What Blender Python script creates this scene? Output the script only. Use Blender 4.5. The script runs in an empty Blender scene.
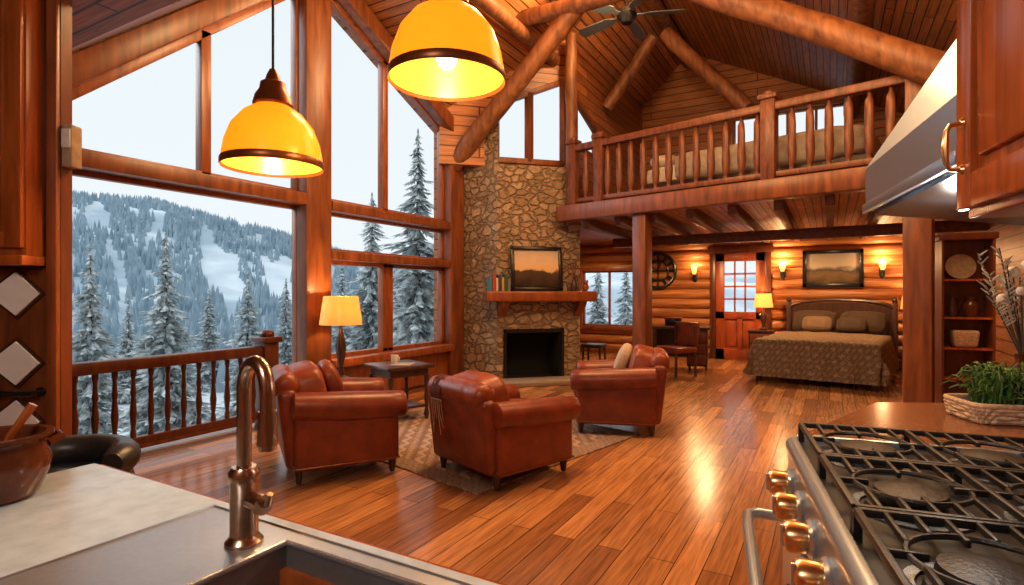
import bpy,bmesh,math,random
from math import pi,sin,cos,radians as R,atan2,sqrt,hypot
from mathutils import Vector,Matrix,Euler,noise as NZ
random.seed(7)
SC=bpy.context.scene
C=SC.collection
TH=atan2(318,560); S_,C_=sin(TH),cos(TH)
def cw(X,Y): return (C_*X-S_*Y, S_*X+C_*Y)
def W(px,d): return cw((px-512)/560*d,d)
def zi(py,d): return 1.4+(292.5-py)/560*d

# ------------------------------------------------------------ mesh helpers
def add(bm,t,m=None):
    if m is not None: t.transform(m)
    me=bpy.data.meshes.new('tmp'); t.to_mesh(me); t.free(); bm.from_mesh(me); bpy.data.meshes.remove(me)
def box(bm,c,s,bev=0,rot=None,seg=2):
    t=bmesh.new(); bmesh.ops.create_cube(t,size=1)
    bmesh.ops.scale(t,vec=Vector(s),verts=t.verts)
    if bev: bmesh.ops.bevel(t,geom=t.edges[:],offset=bev,segments=seg,affect='EDGES',profile=.5)
    m=Matrix.Translation(Vector(c))
    if rot: m=m@Euler(rot).to_matrix().to_4x4()
    add(bm,t,m); return bm
def bx(bm,x0,x1,y0,y1,z0,z1,bev=0,seg=2):
    return box(bm,((x0+x1)/2,(y0+y1)/2,(z0+z1)/2),(abs(x1-x0),abs(y1-y0),abs(z1-z0)),bev,None,seg)
def axis_m(p0,p1):
    p0=Vector(p0);p1=Vector(p1);d=p1-p0
    return Matrix.Translation((p0+p1)/2)@d.to_track_quat('Z','Y').to_matrix().to_4x4(), d.length
def cyl(bm,p0,p1,r0,r1=None,n=16):
    if r1 is None: r1=r0
    m,L=axis_m(p0,p1); t=bmesh.new()
    bmesh.ops.create_cone(t,cap_ends=True,segments=n,radius1=r0,radius2=r1,depth=L)
    add(bm,t,m); return bm
def beam(bm,p0,p1,w,h,bev=0):
    m,L=axis_m(p0,p1); t=bmesh.new(); bmesh.ops.create_cube(t,size=1)
    bmesh.ops.scale(t,vec=Vector((w,h,L)),verts=t.verts)
    if bev: bmesh.ops.bevel(t,geom=t.edges[:],offset=bev,segments=2,affect='EDGES',profile=.5)
    add(bm,t,m); return bm
def log(bm,p0,p1,r,n=18,k=16):
    p0=Vector(p0);p1=Vector(p1); sd=random.random()*50; pts=[];rr=[]
    for i in range(k+1):
        t=i/k; p=p0.lerp(p1,t)
        j=Vector((NZ.noise(Vector((sd+t*3,0,0))),NZ.noise(Vector((sd,t*3,5))),NZ.noise(Vector((sd,2,t*3)))))*r*.22
        pts.append(p+j); rr.append(r*(1+.12*NZ.noise(Vector((sd+t*6,7,1)))))
    tube(bm,pts,rr,n)
    for v in bm.verts: v.co+=Vector((NZ.noise(v.co*5),NZ.noise(v.co*5+Vector((9,0,0))),0))*r*.08
    return bm
def tube(bm,pts,r,n=10,closed=False):
    pts=[Vector(p) for p in pts]; rings=[]; up=None; N=len(pts)
    for i,p in enumerate(pts):
        a=pts[(i-1)%N] if (i>0 or closed) else p; b=pts[(i+1)%N] if (i<N-1 or closed) else p
        d=(b-a).normalized()
        if up is None:
            up=Vector((0,0,1)) if abs(d.z)<.9 else Vector((1,0,0))
        s=d.cross(up)
        if s.length<1e-5: s=d.cross(Vector((0,1,0)))
        s.normalize(); up=s.cross(d).normalized()
        rad=r[i] if isinstance(r,(list,tuple)) else r
        rings.append([bm.verts.new(p+(s*cos(2*pi*k/n)+up*sin(2*pi*k/n))*rad) for k in range(n)])
    for i in range(N if closed else N-1):
        A=rings[i];B=rings[(i+1)%N]
        for k in range(n): bm.faces.new((A[k],A[(k+1)%n],B[(k+1)%n],B[k]))
    if not closed:
        bm.faces.new(rings[0][::-1]); bm.faces.new(rings[-1])
    return bm
def lathe(bm,prof,n=24,m=None):
    t=bmesh.new(); rings=[]
    for r,z in prof:
        if r<1e-5: rings.append([t.verts.new((0,0,z))])
        else: rings.append([t.verts.new((r*cos(2*pi*k/n),r*sin(2*pi*k/n),z)) for k in range(n)])
    for A,B in zip(rings,rings[1:]):
        for k in range(n):
            k2=(k+1)%n
            if len(A)==1 and len(B)==1: continue
            if len(A)==1: t.faces.new((A[0],B[k2],B[k]))
            elif len(B)==1: t.faces.new((A[k],A[k2],B[0]))
            else: t.faces.new((A[k],A[k2],B[k2],B[k]))
    add(bm,t,m); return bm
def prism(bm,poly,h0,h1,f=lambda u,v,h:(u,v,h)):
    t=bmesh.new()
    A=[t.verts.new(f(u,v,h0)) for u,v in poly]; B=[t.verts.new(f(u,v,h1)) for u,v in poly]
    t.faces.new(A[::-1]); t.faces.new(B); n=len(poly)
    for i in range(n): t.faces.new((A[i],A[(i+1)%n],B[(i+1)%n],B[i]))
    add(bm,t); return bm
FX=lambda u,v,h:(h,u,v)      # polygon in y,z extruded over x
FY=lambda u,v,h:(u,h,v)      # polygon in x,z extruded over y
def sp(v,e): return math.copysign(abs(v)**e,v)
def pillow(bm,c,s,rot=None,e1=.5,e2=.4,n=28,k=16):
    t=bmesh.new(); rings=[]
    for i in range(k+1):
        ph=-pi/2+pi*i/k
        if i in(0,k): rings.append([t.verts.new((0,0,s[2]*sp(sin(ph),e1)))])
        else: rings.append([t.verts.new((s[0]*sp(cos(ph),e1)*sp(cos(2*pi*j/n),e2),s[1]*sp(cos(ph),e1)*sp(sin(2*pi*j/n),e2),s[2]*sp(sin(ph),e1))) for j in range(n)])
    for A,B in zip(rings,rings[1:]):
        for j in range(n):
            j2=(j+1)%n
            if len(A)==1: t.faces.new((A[0],B[j2],B[j]))
            elif len(B)==1: t.faces.new((A[j],A[j2],B[0]))
            else: t.faces.new((A[j],A[j2],B[j2],B[j]))
    m=Matrix.Translation(Vector(c))
    if rot: m=m@Euler(rot).to_matrix().to_4x4()
    add(bm,t,m); return bm
def ball(bm,c,r,n=12):
    return pillow(bm,c,(r,r,r) if not isinstance(r,tuple) else r,None,1,1,n,max(4,n//2))
def B(): return bmesh.new()
def obj(name,bm,mat,parent=None,loc=None,rotz=0,ang=35,flat=False,recalc=True):
    me=bpy.data.meshes.new(name)
    if recalc: bmesh.ops.recalc_face_normals(bm,faces=bm.faces[:])
    bm.to_mesh(me); bm.free(); me.materials.append(mat)
    if not flat:
        me.polygons.foreach_set('use_smooth',[True]*len(me.polygons)); me.set_sharp_from_angle(angle=R(ang))
    o=bpy.data.objects.new(name,me); C.objects.link(o)
    if parent: o.parent=parent
    if loc: o.location=loc
    if rotz: o.rotation_euler=(0,0,rotz)
    return o
def struct(name,bm,mat,parent=None,**k):
    o=obj(name,bm,mat,parent,**k)
    if not parent: o['kind']='structure'
    return o
def tag(o,label,cat,group=None,kind=None):
    o['label']=label;o['category']=cat
    if group:o['group']=group
    if kind:o['kind']=kind
    return o
def thing(name,label,cat,loc=(0,0,0),rotz=0,group=None):
    o=bpy.data.objects.new(name,None); C.objects.link(o); o.empty_display_size=.1
    o.location=loc;o.rotation_euler=(0,0,rotz); return tag(o,label,cat,group)
def cp(o,parent,loc=None,rotz=None):
    c=o.copy(); C.objects.link(c); c.parent=parent
    if loc: c.location=loc
    if rotz is not None: c.rotation_euler=(0,0,rotz)
    return c
def dup(root,loc,rotz,label,scale=None):
    r=root.copy(); C.objects.link(r); r.location=loc; r.rotation_euler=(0,0,rotz); r['label']=label
    if scale: r.scale=scale
    for ch in list(root.children):
        c=ch.copy(); C.objects.link(c); c.parent=r
        for g in list(ch.children):
            d=g.copy(); C.objects.link(d); d.parent=c
    return r

# ------------------------------------------------------------ materials
def nt(name):
    m=bpy.data.materials.new(name); m.use_nodes=True; t=m.node_tree
    return m,t,t.nodes['Principled BSDF']
def rgba(c): return (c[0],c[1],c[2],1)
def pm(name,col,rough=.5,metal=0,emit=None,es=0,bump=0,bs=40,var=.12):
    m,t,p=nt(name); N=t.nodes;L=t.links
    p.inputs['Roughness'].default_value=rough;p.inputs['Metallic'].default_value=metal
    tc=N.new('ShaderNodeTexCoord'); no=N.new('ShaderNodeTexNoise'); no.inputs['Scale'].default_value=bs; no.inputs['Detail'].default_value=4
    L.new(tc.outputs['Object'],no.inputs['Vector'])
    cr=N.new('ShaderNodeValToRGB'); L.new(no.outputs['Fac'],cr.inputs['Fac'])
    cr.color_ramp.elements[0].position=.3;cr.color_ramp.elements[1].position=.7
    cr.color_ramp.elements[0].color=rgba([c*(1-var) for c in col]); cr.color_ramp.elements[1].color=rgba([min(1,c*(1+var)) for c in col])
    L.new(cr.outputs['Color'],p.inputs['Base Color'])
    if emit: p.inputs['Emission Color'].default_value=rgba(emit);p.inputs['Emission Strength'].default_value=es
    if bump:
        b=N.new('ShaderNodeBump');b.inputs['Strength'].default_value=bump;b.inputs['Distance'].default_value=.01
        L.new(no.outputs['Fac'],b.inputs['Height']);L.new(b.outputs['Normal'],p.inputs['Normal'])
    return m
def wood(name,c1,c2,st=(1,1,1),sc=6,rough=.4,bump=.15,lo=.3,hi=.72):
    m,t,p=nt(name);N=t.nodes;L=t.links
    tc=N.new('ShaderNodeTexCoord');mp=N.new('ShaderNodeMapping');mp.inputs['Scale'].default_value=st
    no=N.new('ShaderNodeTexNoise');no.inputs['Scale'].default_value=sc;no.inputs['Detail'].default_value=7;no.inputs['Distortion'].default_value=.6
    cr=N.new('ShaderNodeValToRGB');cr.color_ramp.elements[0].position=lo;cr.color_ramp.elements[1].position=hi
    cr.color_ramp.elements[0].color=rgba(c1);cr.color_ramp.elements[1].color=rgba(c2)
    L.new(tc.outputs['Object'],mp.inputs['Vector']);L.new(mp.outputs['Vector'],no.inputs['Vector']);L.new(no.outputs['Fac'],cr.inputs['Fac'])
    L.new(cr.outputs['Color'],p.inputs['Base Color']);p.inputs['Roughness'].default_value=rough
    b=N.new('ShaderNodeBump');b.inputs['Strength'].default_value=bump;b.inputs['Distance'].default_value=.01
    L.new(no.outputs['Fac'],b.inputs['Height']);L.new(b.outputs['Normal'],p.inputs['Normal'])
    return m
def planks(name,c1,c2,mort,u,v,row=.12,length=1.6,rough=.35,gap=.004,vs=1.0,lo=.42,hi=1.3):
    m,t,p=nt(name);N=t.nodes;L=t.links
    tc=N.new('ShaderNodeTexCoord');se=N.new('ShaderNodeSeparateXYZ');co=N.new('ShaderNodeCombineXYZ')
    L.new(tc.outputs['Object'],se.inputs[0]);L.new(se.outputs[u],co.inputs['X'])
    mu=N.new('ShaderNodeMath');mu.operation='MULTIPLY';mu.inputs[1].default_value=vs
    L.new(se.outputs[v],mu.inputs[0]);L.new(mu.outputs[0],co.inputs['Y'])
    br=N.new('ShaderNodeTexBrick');br.offset=.37;br.offset_frequency=2
    for k,val in (('Scale',1),('Mortar Size',gap),('Mortar Smooth',.1),('Bias',0),('Brick Width',length),('Row Height',row)): br.inputs[k].default_value=val
    br.inputs['Color1'].default_value=rgba(c1);br.inputs['Color2'].default_value=rgba(c2);br.inputs['Mortar'].default_value=rgba(mort)
    L.new(co.outputs[0],br.inputs['Vector'])
    mp=N.new('ShaderNodeMapping');mp.inputs['Scale'].default_value=(1.2,22,1);L.new(co.outputs[0],mp.inputs['Vector'])
    no=N.new('ShaderNodeTexNoise');no.inputs['Scale'].default_value=2.2;no.inputs['Detail'].default_value=6;no.inputs['Distortion'].default_value=.8
    L.new(mp.outputs[0],no.inputs['Vector'])
    cr=N.new('ShaderNodeValToRGB');cr.color_ramp.elements[0].position=.25;cr.color_ramp.elements[1].position=.75
    cr.color_ramp.elements[0].color=(lo,lo*.92,lo*.84,1);cr.color_ramp.elements[1].color=(hi,hi*.97,hi*.94,1)
    L.new(no.outputs['Fac'],cr.inputs['Fac'])
    mx=N.new('ShaderNodeMix');mx.data_type='RGBA';mx.blend_type='MULTIPLY';mx.inputs[0].default_value=1
    L.new(br.outputs['Color'],mx.inputs[6]);L.new(cr.outputs['Color'],mx.inputs[7]);L.new(mx.outputs[2],p.inputs['Base Color'])
    p.inputs['Roughness'].default_value=rough
    b=N.new('ShaderNodeBump');b.inputs['Strength'].default_value=.5;b.inputs['Distance'].default_value=.006;b.invert=True
    L.new(br.outputs['Fac'],b.inputs['Height']);L.new(b.outputs['Normal'],p.inputs['Normal'])
    return m
def stone_mat():
    m,t,p=nt('fieldstone');N=t.nodes;L=t.links
    tc=N.new('ShaderNodeTexCoord')
    mp=N.new('ShaderNodeMapping');mp.inputs['Scale'].default_value=(1,1,1.4);L.new(tc.outputs['Object'],mp.inputs[0])
    nn=N.new('ShaderNodeTexNoise');nn.inputs['Scale'].default_value=6;nn.inputs['Detail'].default_value=6
    L.new(mp.outputs[0],nn.inputs['Vector'])
    ad=N.new('ShaderNodeVectorMath');ad.operation='MULTIPLY_ADD';ad.inputs[1].default_value=(.22,.22,.22)
    L.new(nn.outputs['Color'],ad.inputs[0]);L.new(mp.outputs[0],ad.inputs[2])
    v=N.new('ShaderNodeTexVoronoi');v.inputs['Scale'].default_value=6.3;L.new(ad.outputs[0],v.inputs['Vector'])
    e=N.new('ShaderNodeTexVoronoi');e.feature='DISTANCE_TO_EDGE';e.inputs['Scale'].default_value=6.3;L.new(ad.outputs[0],e.inputs['Vector'])
    se=N.new('ShaderNodeSeparateColor');L.new(v.outputs['Color'],se.inputs[0])
    cr=N.new('ShaderNodeValToRGB');els=cr.color_ramp.elements
    els[0].position=0;els[0].color=(.33,.235,.15,1);els[1].position=1;els[1].color=(.52,.40,.275,1)
    x=els.new(.5);x.color=(.42,.31,.205,1)
    L.new(se.outputs[0],cr.inputs['Fac'])
    r2=N.new('ShaderNodeValToRGB');r2.color_ramp.elements[0].position=.0;r2.color_ramp.elements[1].position=.16
    L.new(e.outputs['Distance'],r2.inputs['Fac'])
    n2=N.new('ShaderNodeTexNoise');n2.inputs['Scale'].default_value=12;n2.inputs['Detail'].default_value=9;n2.inputs['Roughness'].default_value=.75;L.new(tc.outputs['Object'],n2.inputs['Vector'])
    mx=N.new('ShaderNodeMix');mx.data_type='RGBA';mx.inputs[6].default_value=(.29,.21,.135,1)
    L.new(r2.outputs['Color'],mx.inputs[0]);L.new(cr.outputs['Color'],mx.inputs[7])
    m2=N.new('ShaderNodeMix');m2.data_type='RGBA';m2.blend_type='OVERLAY';m2.inputs[0].default_value=.8
    L.new(mx.outputs[2],m2.inputs[6]);L.new(n2.outputs['Fac'],m2.inputs[7]);L.new(m2.outputs[2],p.inputs['Base Color'])
    ma=N.new('ShaderNodeMath');ma.operation='MULTIPLY_ADD';ma.inputs[1].default_value=1.4
    L.new(n2.outputs['Fac'],ma.inputs[0]);L.new(r2.outputs['Color'],ma.inputs[2])
    b=N.new('ShaderNodeBump');b.inputs['Strength'].default_value=1;b.inputs['Distance'].default_value=.036
    L.new(ma.outputs[0],b.inputs['Height']);L.new(b.outputs['Normal'],p.inputs['Normal']);p.inputs['Roughness'].default_value=.9
    p.inputs['Specular IOR Level'].default_value=.2
    return m
def glass_mat():
    m=bpy.data.materials.new('window_glass');m.use_nodes=True;t=m.node_tree;N=t.nodes;L=t.links
    N.remove(N['Principled BSDF']);o=N['Material Output']
    a=N.new('ShaderNodeBsdfTransparent');a.inputs[0].default_value=(.97,.98,.98,1)
    L.new(a.outputs[0],o.inputs[0]);return m
def shade_mat(name,col,emit,es):
    m=bpy.data.materials.new(name);m.use_nodes=True;t=m.node_tree;N=t.nodes;L=t.links
    p=N['Principled BSDF'];p.inputs['Base Color'].default_value=rgba(col);p.inputs['Roughness'].default_value=.25
    p.inputs['Emission Color'].default_value=rgba(emit);p.inputs['Emission Strength'].default_value=es
    a=N.new('ShaderNodeBsdfTranslucent');a.inputs[0].default_value=rgba(col)
    x=N.new('ShaderNodeMixShader');x.inputs[0].default_value=.45
    L.new(p.outputs[0],x.inputs[1]);L.new(a.outputs[0],x.inputs[2]);L.new(x.outputs[0],N['Material Output'].inputs[0]);return m
def frost_mat(name,dark,snow,sc,lo,hi,st=(1,1,1)):
    m,t,p=nt(name);N=t.nodes;L=t.links
    tc=N.new('ShaderNodeTexCoord');no=N.new('ShaderNodeTexNoise');no.inputs['Scale'].default_value=sc;no.inputs['Detail'].default_value=7
    mp=N.new('ShaderNodeMapping');mp.inputs['Scale'].default_value=st
    L.new(tc.outputs['Object'],mp.inputs[0]);L.new(mp.outputs[0],no.inputs['Vector'])
    cr=N.new('ShaderNodeValToRGB');cr.color_ramp.elements[0].position=lo;cr.color_ramp.elements[1].position=hi
    cr.color_ramp.elements[0].color=rgba(dark);cr.color_ramp.elements[1].color=rgba(snow)
    L.new(no.outputs['Fac'],cr.inputs['Fac']);L.new(cr.outputs['Color'],p.inputs['Base Color']);p.inputs['Roughness'].default_value=.9
    p.inputs['Specular IOR Level'].default_value=.1
    return m
def paint_mat(name,stops,vax='Z'):
    m,t,p=nt(name);N=t.nodes;L=t.links
    tc=N.new('ShaderNodeTexCoord');no=N.new('ShaderNodeTexNoise');no.inputs['Scale'].default_value=4;no.inputs['Detail'].default_value=6
    L.new(tc.outputs['Generated'],no.inputs['Vector']);se=N.new('ShaderNodeSeparateXYZ');L.new(tc.outputs['Generated'],se.inputs[0])
    ma=N.new('ShaderNodeMath');ma.operation='MULTIPLY_ADD';ma.inputs[1].default_value=.5;L.new(no.outputs['Fac'],ma.inputs[0])
    sb=N.new('ShaderNodeMath');sb.operation='SUBTRACT';sb.inputs[1].default_value=.25;L.new(se.outputs[vax],sb.inputs[0])
    L.new(sb.outputs[0],ma.inputs[2])
    cr=N.new('ShaderNodeValToRGB');e=cr.color_ramp.elements
    e[0].position=stops[0][0];e[0].color=rgba(stops[0][1]);e[1].position=stops[-1][0];e[1].color=rgba(stops[-1][1])
    for s,c in stops[1:-1]: x=e.new(s);x.color=rgba(c)
    L.new(ma.outputs[0],cr.inputs['Fac']);L.new(cr.outputs['Color'],p.inputs['Base Color']);p.inputs['Roughness'].default_value=.8
    p.inputs['Specular IOR Level'].default_value=.15
    return m
def pattern_mat(name,cols,sc,rough=.95,dist=1.5):
    m,t,p=nt(name);N=t.nodes;L=t.links
    tc=N.new('ShaderNodeTexCoord');mg=N.new('ShaderNodeTexMagic');mg.turbulence_depth=3;mg.inputs['Scale'].default_value=sc;mg.inputs['Distortion'].default_value=dist
    L.new(tc.outputs['Object'],mg.inputs['Vector'])
    no=N.new('ShaderNodeTexNoise');no.inputs['Scale'].default_value=60;L.new(tc.outputs['Object'],no.inputs['Vector'])
    ma=N.new('ShaderNodeMath');ma.operation='MULTIPLY_ADD';ma.inputs[1].default_value=.5;L.new(no.outputs['Fac'],ma.inputs[0]);L.new(mg.outputs['Fac'],ma.inputs[2])
    cr=N.new('ShaderNodeValToRGB');e=cr.color_ramp.elements;n=len(cols)
    e[0].position=.3;e[0].color=rgba(cols[0]);e[1].position=1;e[1].color=rgba(cols[-1])
    for i,c in enumerate(cols[1:-1]): x=e.new(.3+.7*(i+1)/(n-1));x.color=rgba(c)
    L.new(ma.outputs[0],cr.inputs['Fac']);L.new(cr.outputs['Color'],p.inputs['Base Color']);p.inputs['Roughness'].default_value=rough
    b=N.new('ShaderNodeBump');b.inputs['Strength'].default_value=.4;b.inputs['Distance'].default_value=.01
    L.new(ma.outputs[0],b.inputs['Height']);L.new(b.outputs['Normal'],p.inputs['Normal']);p.inputs['Specular IOR Level'].default_value=.2;return m
M={}
M['floor']=planks('oak_floor',(.56,.275,.11),(.23,.095,.036),(.06,.024,.009),'Y','X',.14,1.8,.22,.0025,1,.48,1.22)
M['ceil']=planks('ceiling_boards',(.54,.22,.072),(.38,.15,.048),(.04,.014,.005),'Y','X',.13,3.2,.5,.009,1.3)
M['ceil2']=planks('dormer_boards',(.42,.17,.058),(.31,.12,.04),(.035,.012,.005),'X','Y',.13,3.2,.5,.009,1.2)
M['wallx']=planks('wall_boards',(.40,.15,.048),(.28,.10,.033),(.05,.016,.006),'Y','Z',.16,3.5,.4,.009)
M['wally']=planks('gable_boards',(.48,.19,.062),(.35,.135,.044),(.05,.016,.006),'X','Z',.16,3.5,.4,.009)
M['logwall']=wood('log_wall',(.21,.065,.018),(.55,.22,.068),(.5,2,9),3,.45,.25)
M['log']=wood('reddish_log',(.11,.038,.014),(.33,.135,.05),(4,4,.9),2.6,.5,.35,.3,.72)
M['beam']=wood('stained_beam',(.10,.03,.010),(.28,.088,.025),(4,4,.6),3,.38,.2)
M['frame']=wood('window_wood',(.17,.045,.013),(.34,.10,.028),(5,5,1),3,.35,.15)
M['rail']=wood('railing_wood',(.055,.015,.007),(.14,.038,.014),(6,6,1),3,.3,.15)
M['railo']=wood('loft_railing_wood',(.08,.025,.010),(.25,.08,.027),(8,8,2),3,.4,.35)
M['joist']=wood('dark_joist',(.09,.03,.011),(.22,.075,.026),(5,1,5),3,.45,.2)
M['cab']=wood('cabinet_wood',(.26,.06,.012),(.50,.135,.027),(7,7,.9),3,.22,.06)
M['cabd']=wood('dark_cabinet_wood',(.12,.032,.012),(.22,.06,.02),(6,6,1),3,.35,.06)
M['dark']=wood('dark_walnut',(.04,.016,.008),(.09,.037,.017),(5,5,1),4,.35,.06)
M['door']=wood('door_wood',(.27,.05,.014),(.40,.085,.023),(6,6,.8),3,.35,.08)
M['stone']=stone_mat()
M['hearth']=pm('slate_hearth',(.26,.20,.15),.7,bump=.4,bs=14)
M['leather']=pm('oxblood_leather',(.18,.036,.014),.35,bump=.12,bs=8,var=.28)
M['leather2']=pm('worn_leather',(.235,.052,.018),.37,bump=.16,bs=8,var=.28)
M['leg']=pm('leg_wood',(.05,.02,.01),.3)
M['brass']=pm('aged_brass',(.74,.50,.25),.24,1)
M['copper']=pm('brushed_bronze',(.54,.39,.29),.24,1,bs=80)
M['pot']=pm('glazed_brown_pot',(.12,.035,.014),.14,var=.35,bs=6)
M['steel']=pm('brushed_steel',(.52,.61,.72),.27,.8,bs=90,var=.05)
M['hoodsteel']=pm('hood_steel',(.38,.48,.62),.28,.8,bs=90,var=.04)
M['sinksteel']=pm('sink_steel',(.38,.42,.48),.30,.65,bs=90,var=.05)
M['basin']=pm('sink_basin_steel',(.24,.245,.26),.38,.55,bs=90,var=.05)
M['steeld']=pm('dark_cooktop',(.022,.022,.023),.42,.1)
M['iron']=pm('cast_iron',(.012,.011,.011),.40,bump=.2,bs=120)
M['black']=pm('black_enamel',(.012,.012,.013),.25)
M['soot']=pm('sooty_black',(.008,.007,.007),.95)
M['fanb']=pm('blue_grey_blade',(.13,.17,.20),.4)
M['bleath']=pm('black_leather',(.02,.02,.022),.35,bump=.1)
M['counter']=pm('pale_stone_counter',(.45,.57,.72),.2,bs=22,var=.12)
M['counter2']=pm('brown_granite',(.24,.11,.05),.18,bs=60,var=.4)
M['white']=pm('white_plastic',(.75,.72,.66),.4)
M['tile']=wood('backsplash_wood',(.10,.03,.011),(.24,.075,.024),(6,6,1),3,.3,.1)
M['tilew']=pm('ivory_tile',(.82,.84,.85),.25,bs=10,var=.06)
M['tileb']=pm('tile_border',(.05,.018,.01),.3)
M['glass']=glass_mat()
M['amber']=shade_mat('amber_glass',(.92,.50,.05),(1,.46,.018),.55)
M['cream']=shade_mat('cream_shade',(.80,.50,.22),(1,.48,.13),.7)
M['lampsh']=shade_mat('amber_fabric_shade',(.74,.43,.17),(1,.48,.12),.45)
M['bulb']=pm('lit_bulb',(1,.9,.7),.4,emit=(1,.84,.55),es=14)
M['rim']=pm('bronze_rim',(.22,.07,.02),.35,.6)
M['cord']=pm('black_cord',(.02,.018,.016),.6)
M['rug']=pattern_mat('woven_rug',[(.12,.07,.05),(.29,.20,.14),(.18,.10,.07),(.38,.28,.20)],4.5)
M['rugb']=pattern_mat('rug_border',[(.09,.05,.035),(.20,.13,.09),(.27,.19,.13)],9)
M['quilt']=pattern_mat('brown_quilt',[(.15,.085,.05),(.42,.28,.17),(.24,.15,.09),(.52,.37,.24)],7,.9)
M['pillowd']=pattern_mat('dark_pillow',[(.03,.02,.014),(.09,.055,.034),(.05,.032,.02)],22,.9)
M['pillowt']=pattern_mat('brown_pillow',[(.09,.055,.03),(.22,.14,.08),(.13,.08,.045)],22,.9)
M['tan']=pm('tan_cloth',(.42,.31,.20),.9,bump=.3,bs=30,var=.2)
M['linen']=pm('white_linen',(.65,.58,.50),.9,bump=.3,bs=20)
M['cushion']=pm('beige_cushion',(.46,.36,.26),.9,bump=.3,bs=30)
M['greylinen']=pm('grey_duvet',(.42,.37,.31),.9,bump=.5,bs=10,var=.25)
M['throw']=pm('brown_throw',(.19,.05,.019),.7,bump=.3,bs=40,var=.25)
M['wicker']=pm('woven_wicker',(.55,.40,.27),.7,bump=.5,bs=60,var=.3)
M['green']=pm('fern_green',(.06,.16,.03),.6,var=.5,bs=20)
M['silver']=pm('silvery_stem',(.45,.47,.46),.6,var=.2)
M['fol']=frost_mat('frosted_foliage',(.20,.235,.23),(.74,.79,.81),34,.37,.66)
M['trunk']=pm('bark',(.09,.07,.055),.95,bump=.5,bs=20)
M['snow']=frost_mat('snow_ground',(.56,.62,.66),(.80,.85,.89),.25,.35,.6)
M['mtn']=frost_mat('mountain_slope',(.46,.56,.64),(.80,.87,.93),.05,.46,.62)  # slope tones lifted towards pale blue, distance haze put into the colour
M['far']=frost_mat('far_forest',(.25,.35,.42),(.48,.57,.63),.5,.35,.75)  # haze painted in: trees kept light and bluish instead of real mist
M['paint1']=paint_mat('landscape_painting',[(0,(.02,.014,.01)),(.3,(.08,.05,.03)),(.42,(.09,.065,.05)),(.48,(.70,.48,.24)),(.7,(.66,.52,.36)),(1,(.46,.40,.34))])
M['paint2']=paint_mat('mountain_painting',[(0,(.03,.022,.016)),(.3,(.16,.10,.05)),(.45,(.07,.06,.055)),(.58,(.42,.34,.26)),(1,(.40,.35,.30))])
def col(name,c,r=.6): 
    if name not in M: M[name]=pm(name,c,r)
    return M[name]

# ------------------------------------------------------------ lights, world, camera
def plight(name,loc,w,c=(1,.62,.30),rad=.08):
    l=bpy.data.lights.new(name,'POINT');l.energy=w;l.color=c;l.shadow_soft_size=rad
    o=bpy.data.objects.new(name,l);o.location=loc;C.objects.link(o);return o
w=bpy.data.worlds.new('overcast_sky');SC.world=w;w.use_nodes=True
N=w.node_tree.nodes;L=w.node_tree.links;bg=N['Background']
tc=N.new('ShaderNodeTexCoord');se=N.new('ShaderNodeSeparateXYZ');cr=N.new('ShaderNodeValToRGB')
L.new(tc.outputs['Generated'],se.inputs[0]);L.new(se.outputs['Z'],cr.inputs['Fac'])
cr.color_ramp.elements[0].color=(.86,.90,.93,1);cr.color_ramp.elements[1].color=(.78,.85,.90,1);cr.color_ramp.elements[1].position=.7
L.new(cr.outputs['Color'],bg.inputs[0]);bg.inputs[1].default_value=.97
sl=bpy.data.lights.new('daylight_fill','SUN');sl.energy=1.8;sl.color=(.86,.93,1);sl.angle=R(40)  # added broad sun lamp standing in for a bright patch of overcast sky
so=bpy.data.objects.new('daylight_fill',sl);C.objects.link(so);so.rotation_euler=Vector((.8,.30,-.52)).to_track_quat('-Z','Y').to_euler();so.location=(-20,-5,15)
cam=bpy.data.cameras.new('camera');co=bpy.data.objects.new('camera',cam);C.objects.link(co)
co.location=(0,0,1.4);co.rotation_euler=(pi/2,0,TH);cam.lens=560/1024*36;cam.sensor_width=36;cam.clip_start=.03;cam.clip_end=2000
SC.camera=co
SC.view_settings.view_transform='Standard';SC.view_settings.look='None'
SC.view_settings.gamma=.94;SC.view_settings.exposure=.2
WARM=(1,.62,.29)
plight('living_room_fill',(-2.3,3.9,4.6),380,WARM,.5)  # added warm fill above the frame, no fixture hangs there
plight('loft_fill',(-2.3,7.0,5.55),470,WARM,.2)  # unseen lamp added to brighten the loft and roof boards
plight('kitchen_fill',(-.6,-.9,2.55),60,(1,.92,.82),.25)  # added neutral fill behind the camera, without a fixture
plight('loft_front_fill',(.3,5.2,4.3),230,WARM,.9)  # extra warm fill out of view, added to brighten the loft front
for x,y,wt in ((.1,10.75,170),(-2.0,10.75,180),(-4.5,11.2,50)):  # added downward fills for the space under the loft, hidden by the cross joist
    l=bpy.data.lights.new('joist_fill','SPOT');l.energy=wt;l.color=(1,.62,.30);l.shadow_soft_size=.03;l.spot_size=R(172);l.spot_blend=.5
    o=bpy.data.objects.new('joist_fill',l);o.location=(x,y,2.43);C.objects.link(o)

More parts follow.
